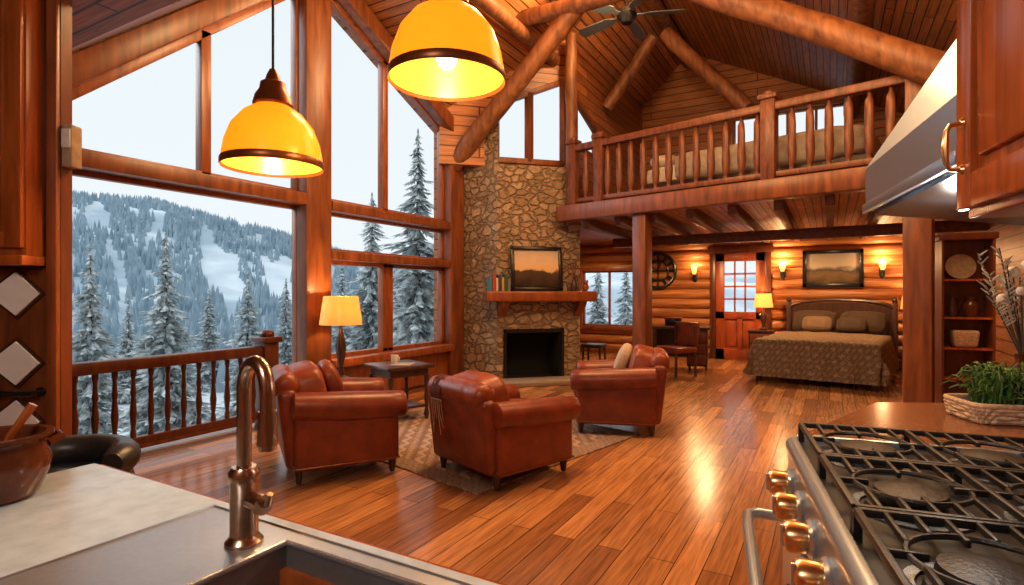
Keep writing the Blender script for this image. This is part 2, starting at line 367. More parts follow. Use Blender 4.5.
# ------------------------------------------------------------ room shell
XW=-5.25; YB=12.5; XR=1.9; YF=-2.5
bm=B();bx(bm,XW-.2,XR+.2,YF-.2,YB+.2,-.2,0);struct('floor',bm,M['floor'])
RX,RZ=-2.66,6.6
lz=lambda x:RZ-.94*(RX-x) if x<RX else RZ-.5*(x-RX)
def face(bm,pts): bm.faces.new([bm.verts.new(p) for p in pts])
bm=B()
face(bm,[(x,y,lz(x)) for x,y in ((XW,YF),(XW,3.15),(-3.94,4.6),(XW,7.16),(-3.80,8.62),(-3.80,YB),(RX,YB),(RX,YF))])
face(bm,[(x,y,lz(x)) for x,y in ((RX,YF),(RX,YB),(XR,YB),(XR,YF))])
struct('ceiling',bm,M['ceil'],flat=True)
bm=B()
dl=lambda y:5.4-.85*(4.6-y); dr=lambda y:5.4-.48*(y-4.6)
face(bm,[(x,y,dl(y)) for x,y in ((XW,1.6),(-3,1.6),(-3,3.0),(-3.94,4.6),(XW,4.6))])
face(bm,[(x,y,dr(y)) for x,y in ((XW,4.6),(-3.94,4.6),(XW,7.16))])
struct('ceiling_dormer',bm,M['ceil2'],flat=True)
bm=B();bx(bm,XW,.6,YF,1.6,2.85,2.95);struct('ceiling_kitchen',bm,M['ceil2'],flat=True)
# window wall
bm=B();x0,x1=XW-.22,XW
prism(bm,[(YF,-.2),(2.0,-.2),(2.0,4.3),(YF,4.3)],x0,x1,FX)
prism(bm,[(2.0,2.92),(4.4,4.93),(4.4,5.6),(2.0,5.6)],x0,x1,FX)
prism(bm,[(4.7,5.03),(7.12,3.93),(7.12,5.6),(4.7,5.6)],x0,x1,FX)
prism(bm,[(7.12,-.2),(7.45,-.2),(7.45,4.3),(7.12,4.3)],x0,x1,FX)
prism(bm,[(7.45,-.2),(YB,-.2),(YB,2.75),(7.45,2.75)],x0,x1,FX)
prism(bm,[(4.7,-.2),(7.12,-.2),(7.12,.55),(4.7,.55)],x0,x1,FX)
struct('wall_left',bm,M['wallx'],flat=True)
# big posts and wall beams
bm=B();bx(bm,XW-.12,XW+.14,4.33,4.70,0,5.35,.02);struct('trim_1',bm,M['beam'])
bm=B();bx(bm,XW-.10,XW+.14,7.10,7.45,0,4.1,.02);struct('trim_2',bm,M['beam'])
bm=B();beam(bm,(XW+.06,1.9,2.96),(XW+.06,4.4,5.08),.20,.20,.015);struct('trim_3',bm,M['beam'])
bm=B();beam(bm,(XW+.06,4.65,5.2),(XW+.06,7.3,3.93),.22,.22,.015);struct('trim_4',bm,M['beam'])
bm=B();bx(bm,XW-.08,XW+.14,1.9,4.36,2.39,2.52,.012);struct('trim_5',bm,M['beam'])
bm=B();bx(bm,XW-.08,XW+.14,4.72,7.12,2.37,2.49,.012);struct('trim_6',bm,M['beam'])
bm=B();bx(bm,XW-.08,XW+.12,4.72,7.12,1.79,1.90,.012);struct('trim_7',bm,M['beam'])
bm=B();bx(bm,XW-.02,XW+.18,4.72,7.12,.50,.60,.012);bx(bm,XW,XW+.06,4.72,7.12,.05,.5);struct('trim_8',bm,M['frame'])
bm=B();bx(bm,XW-.1,XW+.08,1.88,2.10,0,3.1,.015);struct('trim_9',bm,M['beam'])
xg=XW-.06
def win_yz(n,poly,bars,pane_polys,fw=.07,mat=None):
    bm=B();k=len(poly)
    for i in range(k):
        a=poly[i];b=poly[(i+1)%k];beam(bm,(xg,a[0],a[1]),(xg,b[0],b[1]),fw,fw,.006)
    for a,b in bars: beam(bm,(xg,a[0],a[1]),(xg,b[0],b[1]),fw,fw,.006)
    o=struct('window_%d'%n,bm,mat or M['frame'])
    for pp in pane_polys:
        t=B();prism(t,pp,xg-.006,xg+.006,FX);obj('pane',t,M['glass'],o,flat=True)
    return o
win_yz(1,[(2.10,.06),(4.36,.06),(4.36,2.38),(2.10,2.38)],[],[[(2.10,.06),(4.36,.06),(4.36,2.38),(2.10,2.38)]])
gl=lambda y:2.95+.852*(y-2.1)
win_yz(2,[(2.10,2.52),(4.36,2.52),(4.36,gl(4.36)),(2.10,gl(2.1))],[((3.26,2.52),(3.26,gl(3.26)))],
  [[(2.10,2.52),(3.26,2.52),(3.26,gl(3.26)),(2.1,gl(2.1))],[(3.26,2.52),(4.36,2.52),(4.36,gl(4.36)),(3.26,gl(3.26))]],.1)
gr=lambda y:5.05-.46*(y-4.7)
win_yz(3,[(4.72,2.49),(7.1,2.49),(7.1,gr(7.1)),(4.72,gr(4.72))],[((5.78,2.49),(5.78,gr(5.78)))],
  [[(4.72,2.49),(5.78,2.49),(5.78,gr(5.78)),(4.72,gr(4.72))],[(5.78,2.49),(7.1,2.49),(7.1,gr(7.1)),(5.78,gr(5.78))]],.1)
win_yz(4,[(4.72,1.9),(7.1,1.9),(7.1,2.37),(4.72,2.37)],[],[[(4.72,1.9),(7.1,1.9),(7.1,2.37),(4.72,2.37)]])
win_yz(5,[(4.72,.6),(7.1,.6),(7.1,1.79),(4.72,1.79)],[((5.78,.6),(5.78,1.79)),((5.88,.6),(5.88,1.79))],
  [[(4.72,.6),(5.78,.6),(5.78,1.79),(4.72,1.79)],[(5.88,.6),(7.1,.6),(7.1,1.79),(5.88,1.79)]],.1)
# back wall : log part below the loft, board part above
def logpanel(bm,x0,x1,z0,z1,y=YB,h=.21,bul=.07):
    zs=set([z0,z1]);k=math.floor(z0/h)
    while k*h<z1:
        for j in range(7):
            z=k*h+h*j/6
            if z0<z<z1: zs.add(round(z,4))
        k+=1
    pts=[]
    for z in sorted(zs):
        f=(z/h)%1; d=bul*sqrt(max(0,1-(2*f-1)**2)); pts.append((z,y-d))
    A=[bm.verts.new((x0,yy,z)) for z,yy in pts];Bv=[bm.verts.new((x1,yy,z)) for z,yy in pts]
    for i in range(len(pts)-1): bm.faces.new((A[i],Bv[i],Bv[i+1],A[i+1]))
bm=B()
WX0,WX1,WZ0,WZ1=-5.12,-3.83,.62,1.9
DX0,DX1,DZ=-2.1,-1.15,2.25
for a in ((XW,WX0,0,2.75),(WX0,WX1,0,WZ0),(WX0,WX1,WZ1,2.75),(WX1,DX0,0,2.75),(DX0,DX1,DZ,2.75),(DX1,XR,0,2.75)): logpanel(bm,*a)
struct('wall_back',bm,M['logwall'],ang=60)
LW0,LW1,LZ0,LZ1=-1.75,.27,4.4,5.02
bm=B()
prism(bm,[(-3.82,2.75),(LW0,2.75),(LW0,lz(LW0)),(RX,RZ),(-3.82,lz(-3.82))],YB,YB+.15,FY)
prism(bm,[(LW0,2.75),(LW1,2.75),(LW1,LZ0),(LW0,LZ0)],YB,YB+.15,FY)
prism(bm,[(LW0,LZ1),(LW1,LZ1),(LW1,lz(LW1)+.05),(LW0,lz(LW0))],YB,YB+.15,FY)
prism(bm,[(LW1,2.75),(XR,2.75),(XR,lz(XR)),(LW1,lz(LW1))],YB,YB+.15,FY)
struct('wall_back_gable',bm,M['wally'],flat=True)
bm=B();bx(bm,XR,XR+.15,YF,YB,-.1,4.4);struct('wall_right',bm,M['wallx'],flat=True)
bm=B();bx(bm,XW,XR,YF-.15,YF,-.1,6.7);struct('wall_front',bm,M['wally'],flat=True)
def win_xz(n,x0,x1,z0,z1,y,nx,nz,fw=.07,casing=.09,mat=None):
    bm=B();mm=mat or M['frame']
    for a,b in (((x0,z0),(x1,z0)),((x1,z0),(x1,z1)),((x1,z1),(x0,z1)),((x0,z1),(x0,z0))):
        beam(bm,(a[0],y,a[1]),(b[0],y,b[1]),fw,fw,.005)
    for s in (x0-casing/2,x1+casing/2): bx(bm,s-casing/2,s+casing/2,y-.11,y-.05,z0-casing,z1+casing,.006)
    for s in (z0-casing/2,z1+casing/2): bx(bm,x0-casing,x1+casing,y-.12,y-.05,s-casing/2,s+casing/2,.006)
    for i in range(1,nx): beam(bm,(x0+(x1-x0)*i/nx,y,z0),(x0+(x1-x0)*i/nx,y,z1),.05,.05)
    for i in range(1,nz): beam(bm,(x0,y,z0+(z1-z0)*i/nz),(x1,y,z0+(z1-z0)*i/nz),.03,.03)
    o=struct('window_%d'%n,bm,mm)
    t=B();bx(t,x0,x1,y-.005,y+.005,z0,z1);obj('pane',t,M['glass'],o,flat=True);return o
win_xz(6,WX0,WX1,WZ0,WZ1,YB,2,1)
win_xz(9,LW0,LW1,LZ0,LZ1,YB,4,1)
# door in the back wall
bm=B();dy=YB-.02;GZ=1.0;SW=.17
for (a,b,c,d) in ((DX0,DX1,0,.22),(DX0,DX1,GZ-.15,GZ),(DX0,DX1,DZ-.20,DZ-.03),(DX0,DX0+SW,0,DZ-.03),(DX1-SW,DX1,0,DZ-.03)): bx(bm,a,b,dy-.06,dy,c,d,.005)
bx(bm,DX0+SW,DX1-SW,dy-.025,dy-.01,.2,GZ-.12)
bx(bm,(DX0+DX1)/2-.05,(DX0+DX1)/2+.05,dy-.06,dy-.005,.2,GZ-.12,.005)
for i in (0,1):
    xa=DX0+.21+i*.32;bx(bm,xa,xa+.20,dy-.045,dy-.01,.28,GZ-.2,.012)
for i in (1,2): 
    x=DX0+SW+(DX1-DX0-2*SW)*i/3;bx(bm,x-.017,x+.017,dy-.045,dy-.01,GZ,DZ-.1)
for i in (1,2,3):
    z=GZ+(DZ-.20-GZ)*i/4;bx(bm,DX0+.1,DX1-.1,dy-.045,dy-.01,z-.017,z+.017)
dr_=struct('door_1',bm,M['door'])
t=B();bx(t,DX0+.15,DX1-.15,dy-.028,dy-.02,GZ-.01,DZ-.19);obj('pane',t,M['glass'],dr_,flat=True)
t=B();cyl(t,(DX1-.08,dy-.05,.95),(DX1-.08,dy-.1,.95),.012);ball(t,(DX1-.08,dy-.11,.95),.035);obj('door_knob',t,M['brass'],dr_)
bm=B()
bx(bm,DX0-.12,DX0,YB-.12,YB,0,DZ+.10,.008);bx(bm,DX1,DX1+.12,YB-.12,YB,0,DZ+.10,.008);bx(bm,DX0-.16,DX1+.16,YB-.13,YB,DZ-.03,DZ+.12,.008)
struct('trim_10',bm,M['rail'])
bm=B();bx(bm,DX1+.12,XR,YB-.09,YB-.05,0,.12,.006);bx(bm,WX0-.1,DX0-.12,YB-.09,YB-.05,0,.12,.006);struct('baseboard_back',bm,M['frame'])

# ------------------------------------------------------------ fireplace
FO=(-4.48,7.42,0)
fp=thing('fireplace','tall fieldstone corner fireplace with black firebox and thick wooden mantel','fireplace',FO,R(45))
bm=B()
prism(bm,[(0,0),(1.38,0),(1.88,1.626),(1.21,2.30),(-.488,.601)],.8,3.4)
prism(bm,[(0,0),(.12,0),(.12,.6),(-.488,.601)],0,.8)
prism(bm,[(1.08,0),(1.38,0),(1.56,.6),(1.08,.6)],0,.8)
prism(bm,[(-.488,.601),(1.56,.6),(1.88,1.626),(1.21,2.3)],0,.8)
prism(bm,[(0.02,0.02),(.1,.25),(-.35,.75),(-.488,.601)],3.4,4.1)
obj('chimney_breast',bm,M['stone'],fp,flat=True)
bm=B()
for a in ((.12,.16,.02,.58,0,.8),(1.04,1.08,.02,.58,0,.8),(.12,1.08,.54,.58,0,.8),(.12,1.08,.02,.58,.76,.8),(.12,1.08,.0,.58,0,.03)): bx(bm,*a)
obj('firebox',bm,M['soot'],fp)
bm=B()
bx(bm,.10,.15,-.02,.03,0,.83);bx(bm,1.05,1.10,-.02,.03,0,.83);bx(bm,.10,1.10,-.02,.03,.77,.83)
obj('firebox_frame',bm,M['black'],fp)
bm=B();bx(bm,-.12,1.5,-.5,0,0,.07,.015);obj('hearth_slab',bm,M['hearth'],fp)
bm=B();bx(bm,-.22,1.55,-.30,.02,1.26,1.42,.025,3);obj('mantel_shelf',bm,M['frame'],fp)
for x in (.02,1.28):
    bm=B();prism(bm,[(0,1.26),(-.24,1.26),(-.2,1.19),(-.06,1.09),(0,1.02)],x,x+.12,FX);obj('corbel',bm,M['frame'],fp)
def floc(lx,ly,z): 
    c=cos(R(45));return (FO[0]+c*lx-c*ly,FO[1]+c*lx+c*ly,z)
bt=[('teal',(.05,.22,.25),.22,.04),('brick red',(.42,.06,.03),.25,.05),('cream',(.6,.5,.36),.2,.035),('navy',(.03,.05,.14),.24,.045),('mustard',(.5,.28,.05),.21,.04),('dark green',(.03,.10,.05),.26,.05),('grey',(.2,.19,.18),.19,.04)]
x=-.17
for nm,c,h,wd in bt:
    o=thing('book','%s book standing in the row at the left end of the mantel'%nm,'book',floc(x+wd/2,-.15,1.42),R(45),'books on the mantel')
    t=B();bx(t,-wd/2,wd/2,-.085,-.08,0,h);bx(t,-wd/2,-wd/2+.004,-.085,.08,0,h);bx(t,wd/2-.004,wd/2,-.085,.08,0,h);obj('cover',t,col('cloth_'+nm.replace(' ','_'),c),o)
    t=B();bx(t,-wd/2+.004,wd/2-.004,-.08,.075,.004,h-.006);obj('pages',t,M['linen'],o)
    x+=wd+.004
def picture(label,loc,rotz,w,h,mat,fmat,fw=.06,tilt=0):
    o=thing('framed_picture',label,'picture',loc,rotz); o.rotation_euler=(tilt,0,rotz)
    t=B()
    for a in ((-w/2,w/2,0,fw),(-w/2,w/2,h-fw,h),(-w/2,-w/2+fw,0,h),(w/2-fw,w/2,0,h)): bx(t,a[0],a[1],-.035,0,a[2],a[3],.008)
    obj('picture_frame',t,fmat,o)
    t=B();bx(t,-w/2+fw*.8,w/2-fw*.8,-.015,-.005,fw*.8,h-fw*.8);obj('canvas',t,mat,o);return o
picture('dark framed landscape painting leaning on the mantel against the stone chimney',floc(.62,-.10,1.42),R(45),.84,.70,M['paint1'],M['black'],.06,-R(6))
o=thing('vase','dark slim vase with dried stems on the right end of the mantel','vase',floc(1.22,-.14,1.42),0)
t=B();lathe(t,[(0,0),(.045,0),(.06,.06),(.05,.13),(.022,.19),(.03,.22),(.02,.22)],18);obj('vase_body',t,M['dark'],o)
t=B()
for i in range(9):
    a=i*.7;tube(t,[(0,0,.2),(.02*cos(a),.02*sin(a),.3),(.06*cos(a),.06*sin(a),.38+.02*(i%3))],.004,5);ball(t,(.06*cos(a),.06*sin(a),.39+.02*(i%3)),.012,6)
obj('dried_stems',t,M['throw'],o)
o=thing('figurine','small carved wooden bear figurine beside the mantel vase','figurine',floc(1.42,-.14,1.42),R(45))
t=B();pillow(t,(0,0,.06),(.05,.035,.06),None,.9,.9,14,8);ball(t,(0,-.02,.14),.033);ball(t,(-.02,-.02,.172),.011,8);ball(t,(.02,-.02,.172),.011,8);ball(t,(0,-.05,.133),.014,8);obj('bear_body',t,M['cab'],o)

# corner wall above the chimney with two windows
A0=Vector((-4.63,7.57));Dv=Vector((.7071,.7071));Nv=Vector((-.7071,.7071))
def FC(u,v,h): p=A0+Dv*u+Nv*h;return (p.x,p.y,v)
s0,s1=-.86,1.31
rz=lambda s:lz(A0.x+.7071*s)
bm=B();top=lambda s:3.98+.42*(s-.05)+.40
prism(bm,[(s0,3.4),(.03,3.4),(.03,rz(.03)),(s0,rz(s0))],0,.12,FC)
prism(bm,[(.03,3.4),(1.16,3.4),(1.16,3.5),(.03,3.5)],0,.12,FC)
prism(bm,[(.03,top(.03)),(1.16,top(1.16)),(1.16,rz(1.16)),(.03,rz(.03))],0,.12,FC)
prism(bm,[(1.16,3.4),(s1,3.4),(s1,rz(s1)),(1.16,rz(1.16))],0,.12,FC)
struct('wall_corner',bm,M['wally'],flat=True)
bm=B()
def cb(a,b,w=.07): beam(bm,FC(a[0],a[1],-.01),FC(b[0],b[1],-.01),w,w,.005)
for a,b in (((.03,3.5),(1.16,3.5)),((1.16,3.5),(1.16,top(1.16))),((1.16,top(1.16)),(.03,top(.03))),((.03,top(.03)),(.03,3.5))): cb(a,b,.09)
cb((.58,3.5),(.58,top(.58)),.11)
wo=struct('window_7',bm,M['beam'])
for a,b in ((.05,.56),(.6,1.14)):
    t=B();prism(t,[(a,3.52),(b,3.52),(b,top(b)),(a,top(a))],.03,.04,FC);obj('pane',t,M['glass'],wo,flat=True)
# loft side wall with a small sloped window
bm=B();xs=-3.7
prism(bm,[(8.5,2.6),(8.72,2.6),(8.72,5.62),(8.5,5.62)],xs-.12,xs,FX)
prism(bm,[(8.72,2.6),(9.7,2.6),(9.7,3.85),(8.72,3.85)],xs-.12,xs,FX)
prism(bm,[(8.72,4.7),(9.7,4.35),(9.7,5.62),(8.72,5.62)],xs-.12,xs,FX)
prism(bm,[(9.7,2.6),(YB,2.6),(YB,5.62),(9.7,5.62)],xs-.12,xs,FX)
struct('wall_loft',bm,M['wallx'],flat=True)
xg=xs-.04
win_yz(8,[(8.72,3.85),(9.7,3.85),(9.7,4.35),(8.72,4.7)],[],[[(8.72,3.85),(9.7,3.85),(9.7,4.35),(8.72,4.7)]],.09,M['beam'])

# ------------------------------------------------------------ loft
ly=lambda x:8.12-.2232*(x+3.7)
bm=B();prism(bm,[(-3.7,ly(-3.7)),(XR,ly(XR)),(XR,YB),(XW,YB),(XW,9.95),(-4.3,9.95),(-3.7,8.95)],2.56,2.72)
struct('floor_loft',bm,M['ceil'],flat=True)
RT=atan2(-.2232,1)
bm=B();beam(bm,(-3.72,ly(-3.72)-.06,2.63),(XR,ly(XR)-.06,2.63),.20,.24,.02);struct('trim_11',bm,M['beam'])
k=12
for i in range(10):
    x=-3.3+i*.55;bm=B();bx(bm,x-.05,x+.05,ly(x)+.1,YB,2.40,2.565,.01);struct('trim_%d'%k,bm,M['joist']);k+=1
bm=B();beam(bm,(-3.6,10.3,2.34),(XR,10.0,2.34),.16,.17,.015);struct('trim_%d'%k,bm,M['joist']);k+=1
# posts: squared timbers below the loft, a log above
for x,y,r,z0,z1 in ((-2.32,ly(-2.32)+.02,.105,0,2.52),(.80,ly(.80)+.02,.125,0,2.52)):
    bm=B();bx(bm,-r,r,-r,r,z0,z1,.018);struct('trim_%d'%k,bm,M['beam'],loc=(x,y,0),rotz=RT);k+=1
bm=B();log(bm,(-3.58,8.22,2.5),(-3.58,8.22,5.5),.09,18);struct('trim_%d'%k,bm,M['log']);k+=1
# roof truss logs
for p,q,r in (((-5.2,7.25,3.40),(-2.5,7.25,5.95),.14),((-4.6,7.2,5.42),(-.6,7.05,5.30),.12),((-2.3,7.3,5.75),(1.7,6.95,3.15),.16),
    ((-2.55,10,6.0),(-1.2,10,4.45),.13),((-2.75,10,6.0),(-3.65,10,4.85),.11),((.35,3.5,4.82),(.35,YB,4.82),.13),
    ((-3.9,5.1,5.18),(-3.9,8.25,5.18),.10),((RX,2,6.4),(RX,YB,6.4),.13)):
    bm=B();log(bm,p,q,r,18);struct('trim_%d'%k,bm,M['log']);k+=1
# railings
def baluster_bm(h,r):
    return lathe(B(),[(0,0),(r*.8,0),(r*.8,h*.08),(r*.55,h*.12),(r*.75,h*.2),(r,h*.35),(r*.75,h*.5),(r*.6,h*.6),(r*.85,h*.66),(r*.65,h*.72),(r*.55,h*.88),(r*.8,h*.92),(r*.8,h),(0,h)],12)
def log_baluster_bm(h,r):
    t=lathe(B(),[(0,0),(r*.5,0),(r*.55,h*.06),(r*.95,h*.13),(r*1.05,h*.3),(r*.95,h*.5),(r*1.0,h*.7),(r*.9,h*.87),(r*.55,h*.94),(r*.5,h),(0,h)],12)
    for v in t.verts: v.co+=Vector((NZ.noise(v.co*12),NZ.noise(v.co*12+Vector((5,0,0))),0))*.012
    return t
def railing(name,label,p0,p1,zb,zt,n,r,newels,top_w,top_h,mat,bf):
    p0=Vector(p0);p1=Vector(p1);d=p1-p0;Lg=d.xy.length;a=atan2(d.y,d.x)
    o=thing(name,label,'railing',p0,a)
    t=B();bx(t,0,Lg,-top_w/2,top_w/2,zt-top_h,zt,.015);obj('top_rail',t,mat,o)
    t=B();bx(t,0,Lg,-.035,.035,zb-.07,zb,.01);obj('bottom_rail',t,mat,o)
    h=zt-top_h-zb;first=None
    for i in range(n):
        x=(i+.5)*Lg/n
        if any(abs(x-q[0])<q[1]+r for q in newels): continue
        if first is None: first=obj('baluster',bf(h,r),mat,o,(x,0,zb))
        else: cp(first,o,(x,0,zb))
    for q,nr,nh in newels:
        t=B();bx(t,q-nr,q+nr,-nr,nr,0,nh,.015);bx(t,q-nr*1.3,q+nr*1.3,-nr*1.3,nr*1.3,nh-.03,nh+.03,.012);ball(t,(q,0,nh+.05),(nr*.9,nr*.9,nr*.6),14);obj('newel_post',t,mat,o)
    return o
railing('loft_railing','dark red-brown baluster railing along the front edge of the loft',(-3.55,ly(-3.55)+.02,2.74),(.85,ly(.85)+.02,2.74),.12,.95,23,.048,((.06,.075,1.0),(.55,.075,1.0),(2.98,.085,1.02),(4.42,.075,1.0)),.13,.10,M['railo'],log_baluster_bm)
railing('window_railing','dark wooden baluster railing with heavy end post inside the big left window',(-5.02,2.0,0),(-5.02,3.80,0),.2,.86,13,.029,((1.75,.085,.92),),.12,.10,M['rail'],baluster_bm)

# loft bed
bx0,by0=-.95,ly(-.95)+1.15
lb=thing('loft_bed','long bed with grey duvet up in the loft behind the railing','bed',(bx0,by0,2.72),RT)
t=B();bx(t,-1.5,1.5,-.5,.5,.12,.34,.02)
for sx in(-1.4,1.4):
    for sy in(-.42,.42): bx(t,sx-.04,sx+.04,sy-.04,sy+.04,0,.14)
obj('bed_frame',t,M['dark'],lb)
t=B();pillow(t,(0,0,.45),(1.48,.5,.14),None,.3,.15,40,10);obj('mattress',t,M['linen'],lb)
t=B();pillow(t,(.25,-.02,.52),(1.24,.56,.22),None,.35,.2,48,14)
for v in t.verts: v.co.z+=.03*NZ.noise(v.co*5)
obj('duvet',t,M['greylinen'],lb)
c,s=cos(RT),sin(RT)
for i,(lx,lyy,nm) in enumerate(((-1.24,-.23,'white pillow at the railing side of the loft bed head'),(-1.24,.23,'white pillow at the far side of the loft bed head'))):
    t=B();pillow(t,(0,0,.1),(.2,.21,.1),None,.8,.5);o=obj('pillow',t,M['linen'],None,(bx0+c*lx-s*lyy,by0+s*lx+c*lyy,2.72+.59),RT);tag(o,nm,'pillow','loft bed pillows')

# ceiling fan
fn=thing('ceiling_fan','dark five-bladed ceiling fan hanging from the roof ridge','fan',(-2.6,8.0,5.48))
t=B();cyl(t,(0,0,.1),(0,0,.97),.018);lathe(t,[(0,.74),(.03,.74),(.09,.84),(.09,.94),(0,.94)],18);obj('downrod',t,M['black'],fn)
t=B();lathe(t,[(0,-.12),(.07,-.12),(.12,-.06),(.15,0),(.13,.08),(.05,.13),(0,.13)],24);obj('motor_housing',t,M['black'],fn)
f=None
for i in range(5):
    if f is None:
        t=B();prism(t,[(.1,-.03),(.22,-.03),(.3,-.085),(.80,-.10),(.86,-.05),(.86,.05),(.80,.10),(.3,.085),(.22,.03),(.1,.03)],-.006,.006)
        t.transform(Matrix.Rotation(R(14),4,'X'));f=obj('blade',t,M['fanb'],fn,rotz=.35)
    else: cp(f,fn,rotz=.35+i*2*pi/5)

# ------------------------------------------------------------ living room
HX,HY=1.28,1.12
t=B();bx(t,-HX,HX,-HY,HY,0,.012,.004);rg=obj('rug',t,M['rug'],None,(-3.12,4.62,0),R(-13));tag(rg,'patterned brown area rug under the leather armchairs','rug')
t=B();e_=.0125
o4=[t.verts.new(p) for p in ((-HX+.01,-HY+.01,e_),(HX-.01,-HY+.01,e_),(HX-.01,HY-.01,e_),(-HX+.01,HY-.01,e_))]
i4=[t.verts.new(p) for p in ((-HX+.17,-HY+.17,e_),(HX-.17,-HY+.17,e_),(HX-.17,HY-.17,e_),(-HX+.17,HY-.17,e_))]
for i in range(4): t.faces.new((o4[i],o4[(i+1)%4],i4[(i+1)%4],i4[i]))
obj('border',t,M['rugb'],rg,flat=True)
RGZ=.013
def armchair(label,loc,rotz):
    o=thing('armchair',label,'armchair',loc,rotz,'leather armchairs by the fireplace')
    t=B();bx(t,-.34,.34,-.36,.40,.11,.33,.03,3);obj('seat_base',t,M['leather'],o)
    t=B();pillow(t,(0,.09,.41),(.30,.37,.125),None,.5,.28,36,14);obj('seat_cushion',t,M['leather2'],o)
    for s in(-1,1):
        t=B();bx(t,s*.30 if s>0 else -.44,.44 if s>0 else -.30,-.40,.40,.10,.54,.03,3)
        pts=[];rr=[]
        for i in range(9):
            u=i/8;pts.append((s*.385,-.40+.84*u,.535+.03*(1-u)**2-.015*u));rr.append(.102+.010*sin(pi*u))
        pts=[(pts[0][0],pts[0][1]-.02,pts[0][2])]+pts+[(pts[-1][0],pts[-1][1]+.022,pts[-1][2])];rr=[.07]+rr+[.08]
        tube(t,pts,rr,22);arm=obj('arm',t,M['leather'],o,ang=50)
        t=B();tube(t,[(s*.385+.092*cos(q),.445,.52+.092*sin(q)) for q in [2*pi*j/24 for j in range(24)]],.008,6,True);obj('piping',t,M['leather2'],arm)
    # squared outer back with softly rounded edges
    t=B();box(t,(0,-.415,.40),(.80,.14,.58),.05,(.12,0,0),5)
    obj('backrest',t,M['leather'],o,ang=50)
    # plump rolled top, gently creased
    t=B()
    pts=[(-.365+.73*i/24,-.445,.70+.016*sin(pi*i/24)) for i in range(25)]
    rr=[.05]+[.092+.012*sin(pi*i/24)-(.006 if i%6==0 else 0) for i in range(1,24)]+[.05];tube(t,pts,rr,24);obj('head_roll',t,M['leather2'],o,ang=60)
    # separate loose back cushion standing proud of the back
    t=B();pillow(t,(0,-.27,.61),(.30,.145,.23),(.20,0,0),.6,.38,36,16);obj('back_cushion',t,M['leather2'],o)
    for sx in(-.36,.36):
        for sy in(-.36,.36):
            t=B();lathe(t,[(0,0),(.02,0),(.024,.02),(.034,.09),(.036,.12),(0,.12)],14,Matrix.Translation((sx,sy,0)));obj('leg',t,M['leg'],o)
    t=B();tube(t,[(-.34,.41,.125),(-.442,.40,.125),(-.445,-.38,.125),(-.42,-.41,.15),(.42,-.41,.15),(.445,-.38,.125),(.442,.40,.125),(.34,.41,.125)],.007,6);obj('welt_trim',t,M['rim'],o)
    return o
C1=(-3.44,3.24,RGZ);A1=R(-34)
ch1=armchair('red-brown leather armchair nearest the big left window, its back to the railing',C1,A1)
ch1.scale=(.95,.95,1.0)
C2=(-2.24,3.80,RGZ);A2=R(-20)
ch2=dup(ch1,C2,A2,'red-brown leather armchair in the middle with a fringed throw on its back',(.93,.93,.93))
ch3=dup(ch1,(-1.93,5.60,RGZ),R(108),'red-brown leather armchair facing the fireplace from the right, holding a beige cushion')
# small fringed throw over the middle chair
th=thing('throw_blanket','small brown throw with thin pale tassels over the back of the middle armchair','blanket',C2,A2)
th.scale=(.93,.93,.93)
prof=[(-.345,.76),(-.395,.80),(-.45,.818),(-.505,.798),(-.553,.725),(-.553,.67),(-.545,.63)]
t=B();rows=[]
for i in range(7):
    x=-.26+.14*i/6
    rows.append([t.verts.new((x,p[0]+.003*sin(i*2),p[1]+.003*sin(i*2.3+j))) for j,p in enumerate(prof)])
for a,b in zip(rows,rows[1:]):
    for j in range(len(prof)-1): t.faces.new((a[j],b[j],b[j+1],a[j+1]))
bmesh.ops.solidify(t,geom=t.faces[:],thickness=.006)
obj('cloth',t,M['throw'],th)
t=B();cyl(t,(-.265,-.547,.63),(-.115,-.547,.63),.004,n=6)
for i in range(6):
    x=-.26+.14*i/5;tube(t,[(x,-.547,.63),(x+.008*sin(i*3),-.537,.52),(x+.03*sin(i*5),-.52,.34+.06*(i%3))],.0032,5)
q=obj('fringe',t,M['tan'],th);q['kind']='stuff'
def cushion(label,c,a,lx,lyy,z,sz,mat,tilt):
    t=B();pillow(t,(0,0,sz),(sz,.07,sz),None,.8,.55)
    q=obj('cushion',t,mat,None,(c[0]+cos(a)*lx-sin(a)*lyy,c[1]+sin(a)*lx+cos(a)*lyy,z),a);q.rotation_euler=(tilt,0,a);tag(q,label,'cushion');return q
cushion('beige cushion leaning in the right-hand leather armchair',(-1.93,5.60),R(108),.06,.0,.54,.175,M['cushion'],.38)
cushion('brown cushion leaning in the leather armchair by the window',C1,A1,-.04,.0,.54,.17,M['leather2'],.38)
# side table
sx,sy=W(399,6.2)
st=thing('side_table','dark square wooden side table with turned legs between the armchairs','table',(sx,sy,RGZ),R(-20))
t=B();bx(t,-.29,.29,-.29,.29,.56,.60,.012);bx(t,-.23,.23,-.23,.23,.48,.56);obj('tabletop',t,M['dark'],st)
for qx in(-.22,.22):
    for qy in(-.22,.22):
        t=B();lathe(t,[(0,0),(.016,0),(.03,.06),(.018,.12),(.028,.25),(.018,.34),(.03,.42),(.03,.49),(0,.49)],12,Matrix.Translation((qx,qy,0)));obj('leg',t,M['dark'],st)
t=B();bx(t,-.21,.21,-.21,.21,.13,.155,.006);obj('lower_shelf',t,M['dark'],st)
tz=.60+RGZ
o=thing('mug','small white mug on the dark side table between the armchairs','mug',(sx-.08,sy+.02,tz))
t=B();lathe(t,[(0,0),(.036,0),(.04,.01),(.042,.09),(.037,.09),(.035,.012),(0,.012)],20);obj('mug_body',t,M['white'],o)
t=B();tube(t,[(.04,0,.07),(.065,0,.065),(.068,0,.035),(.04,0,.022)],.006,8);obj('handle',t,M['white'],o)
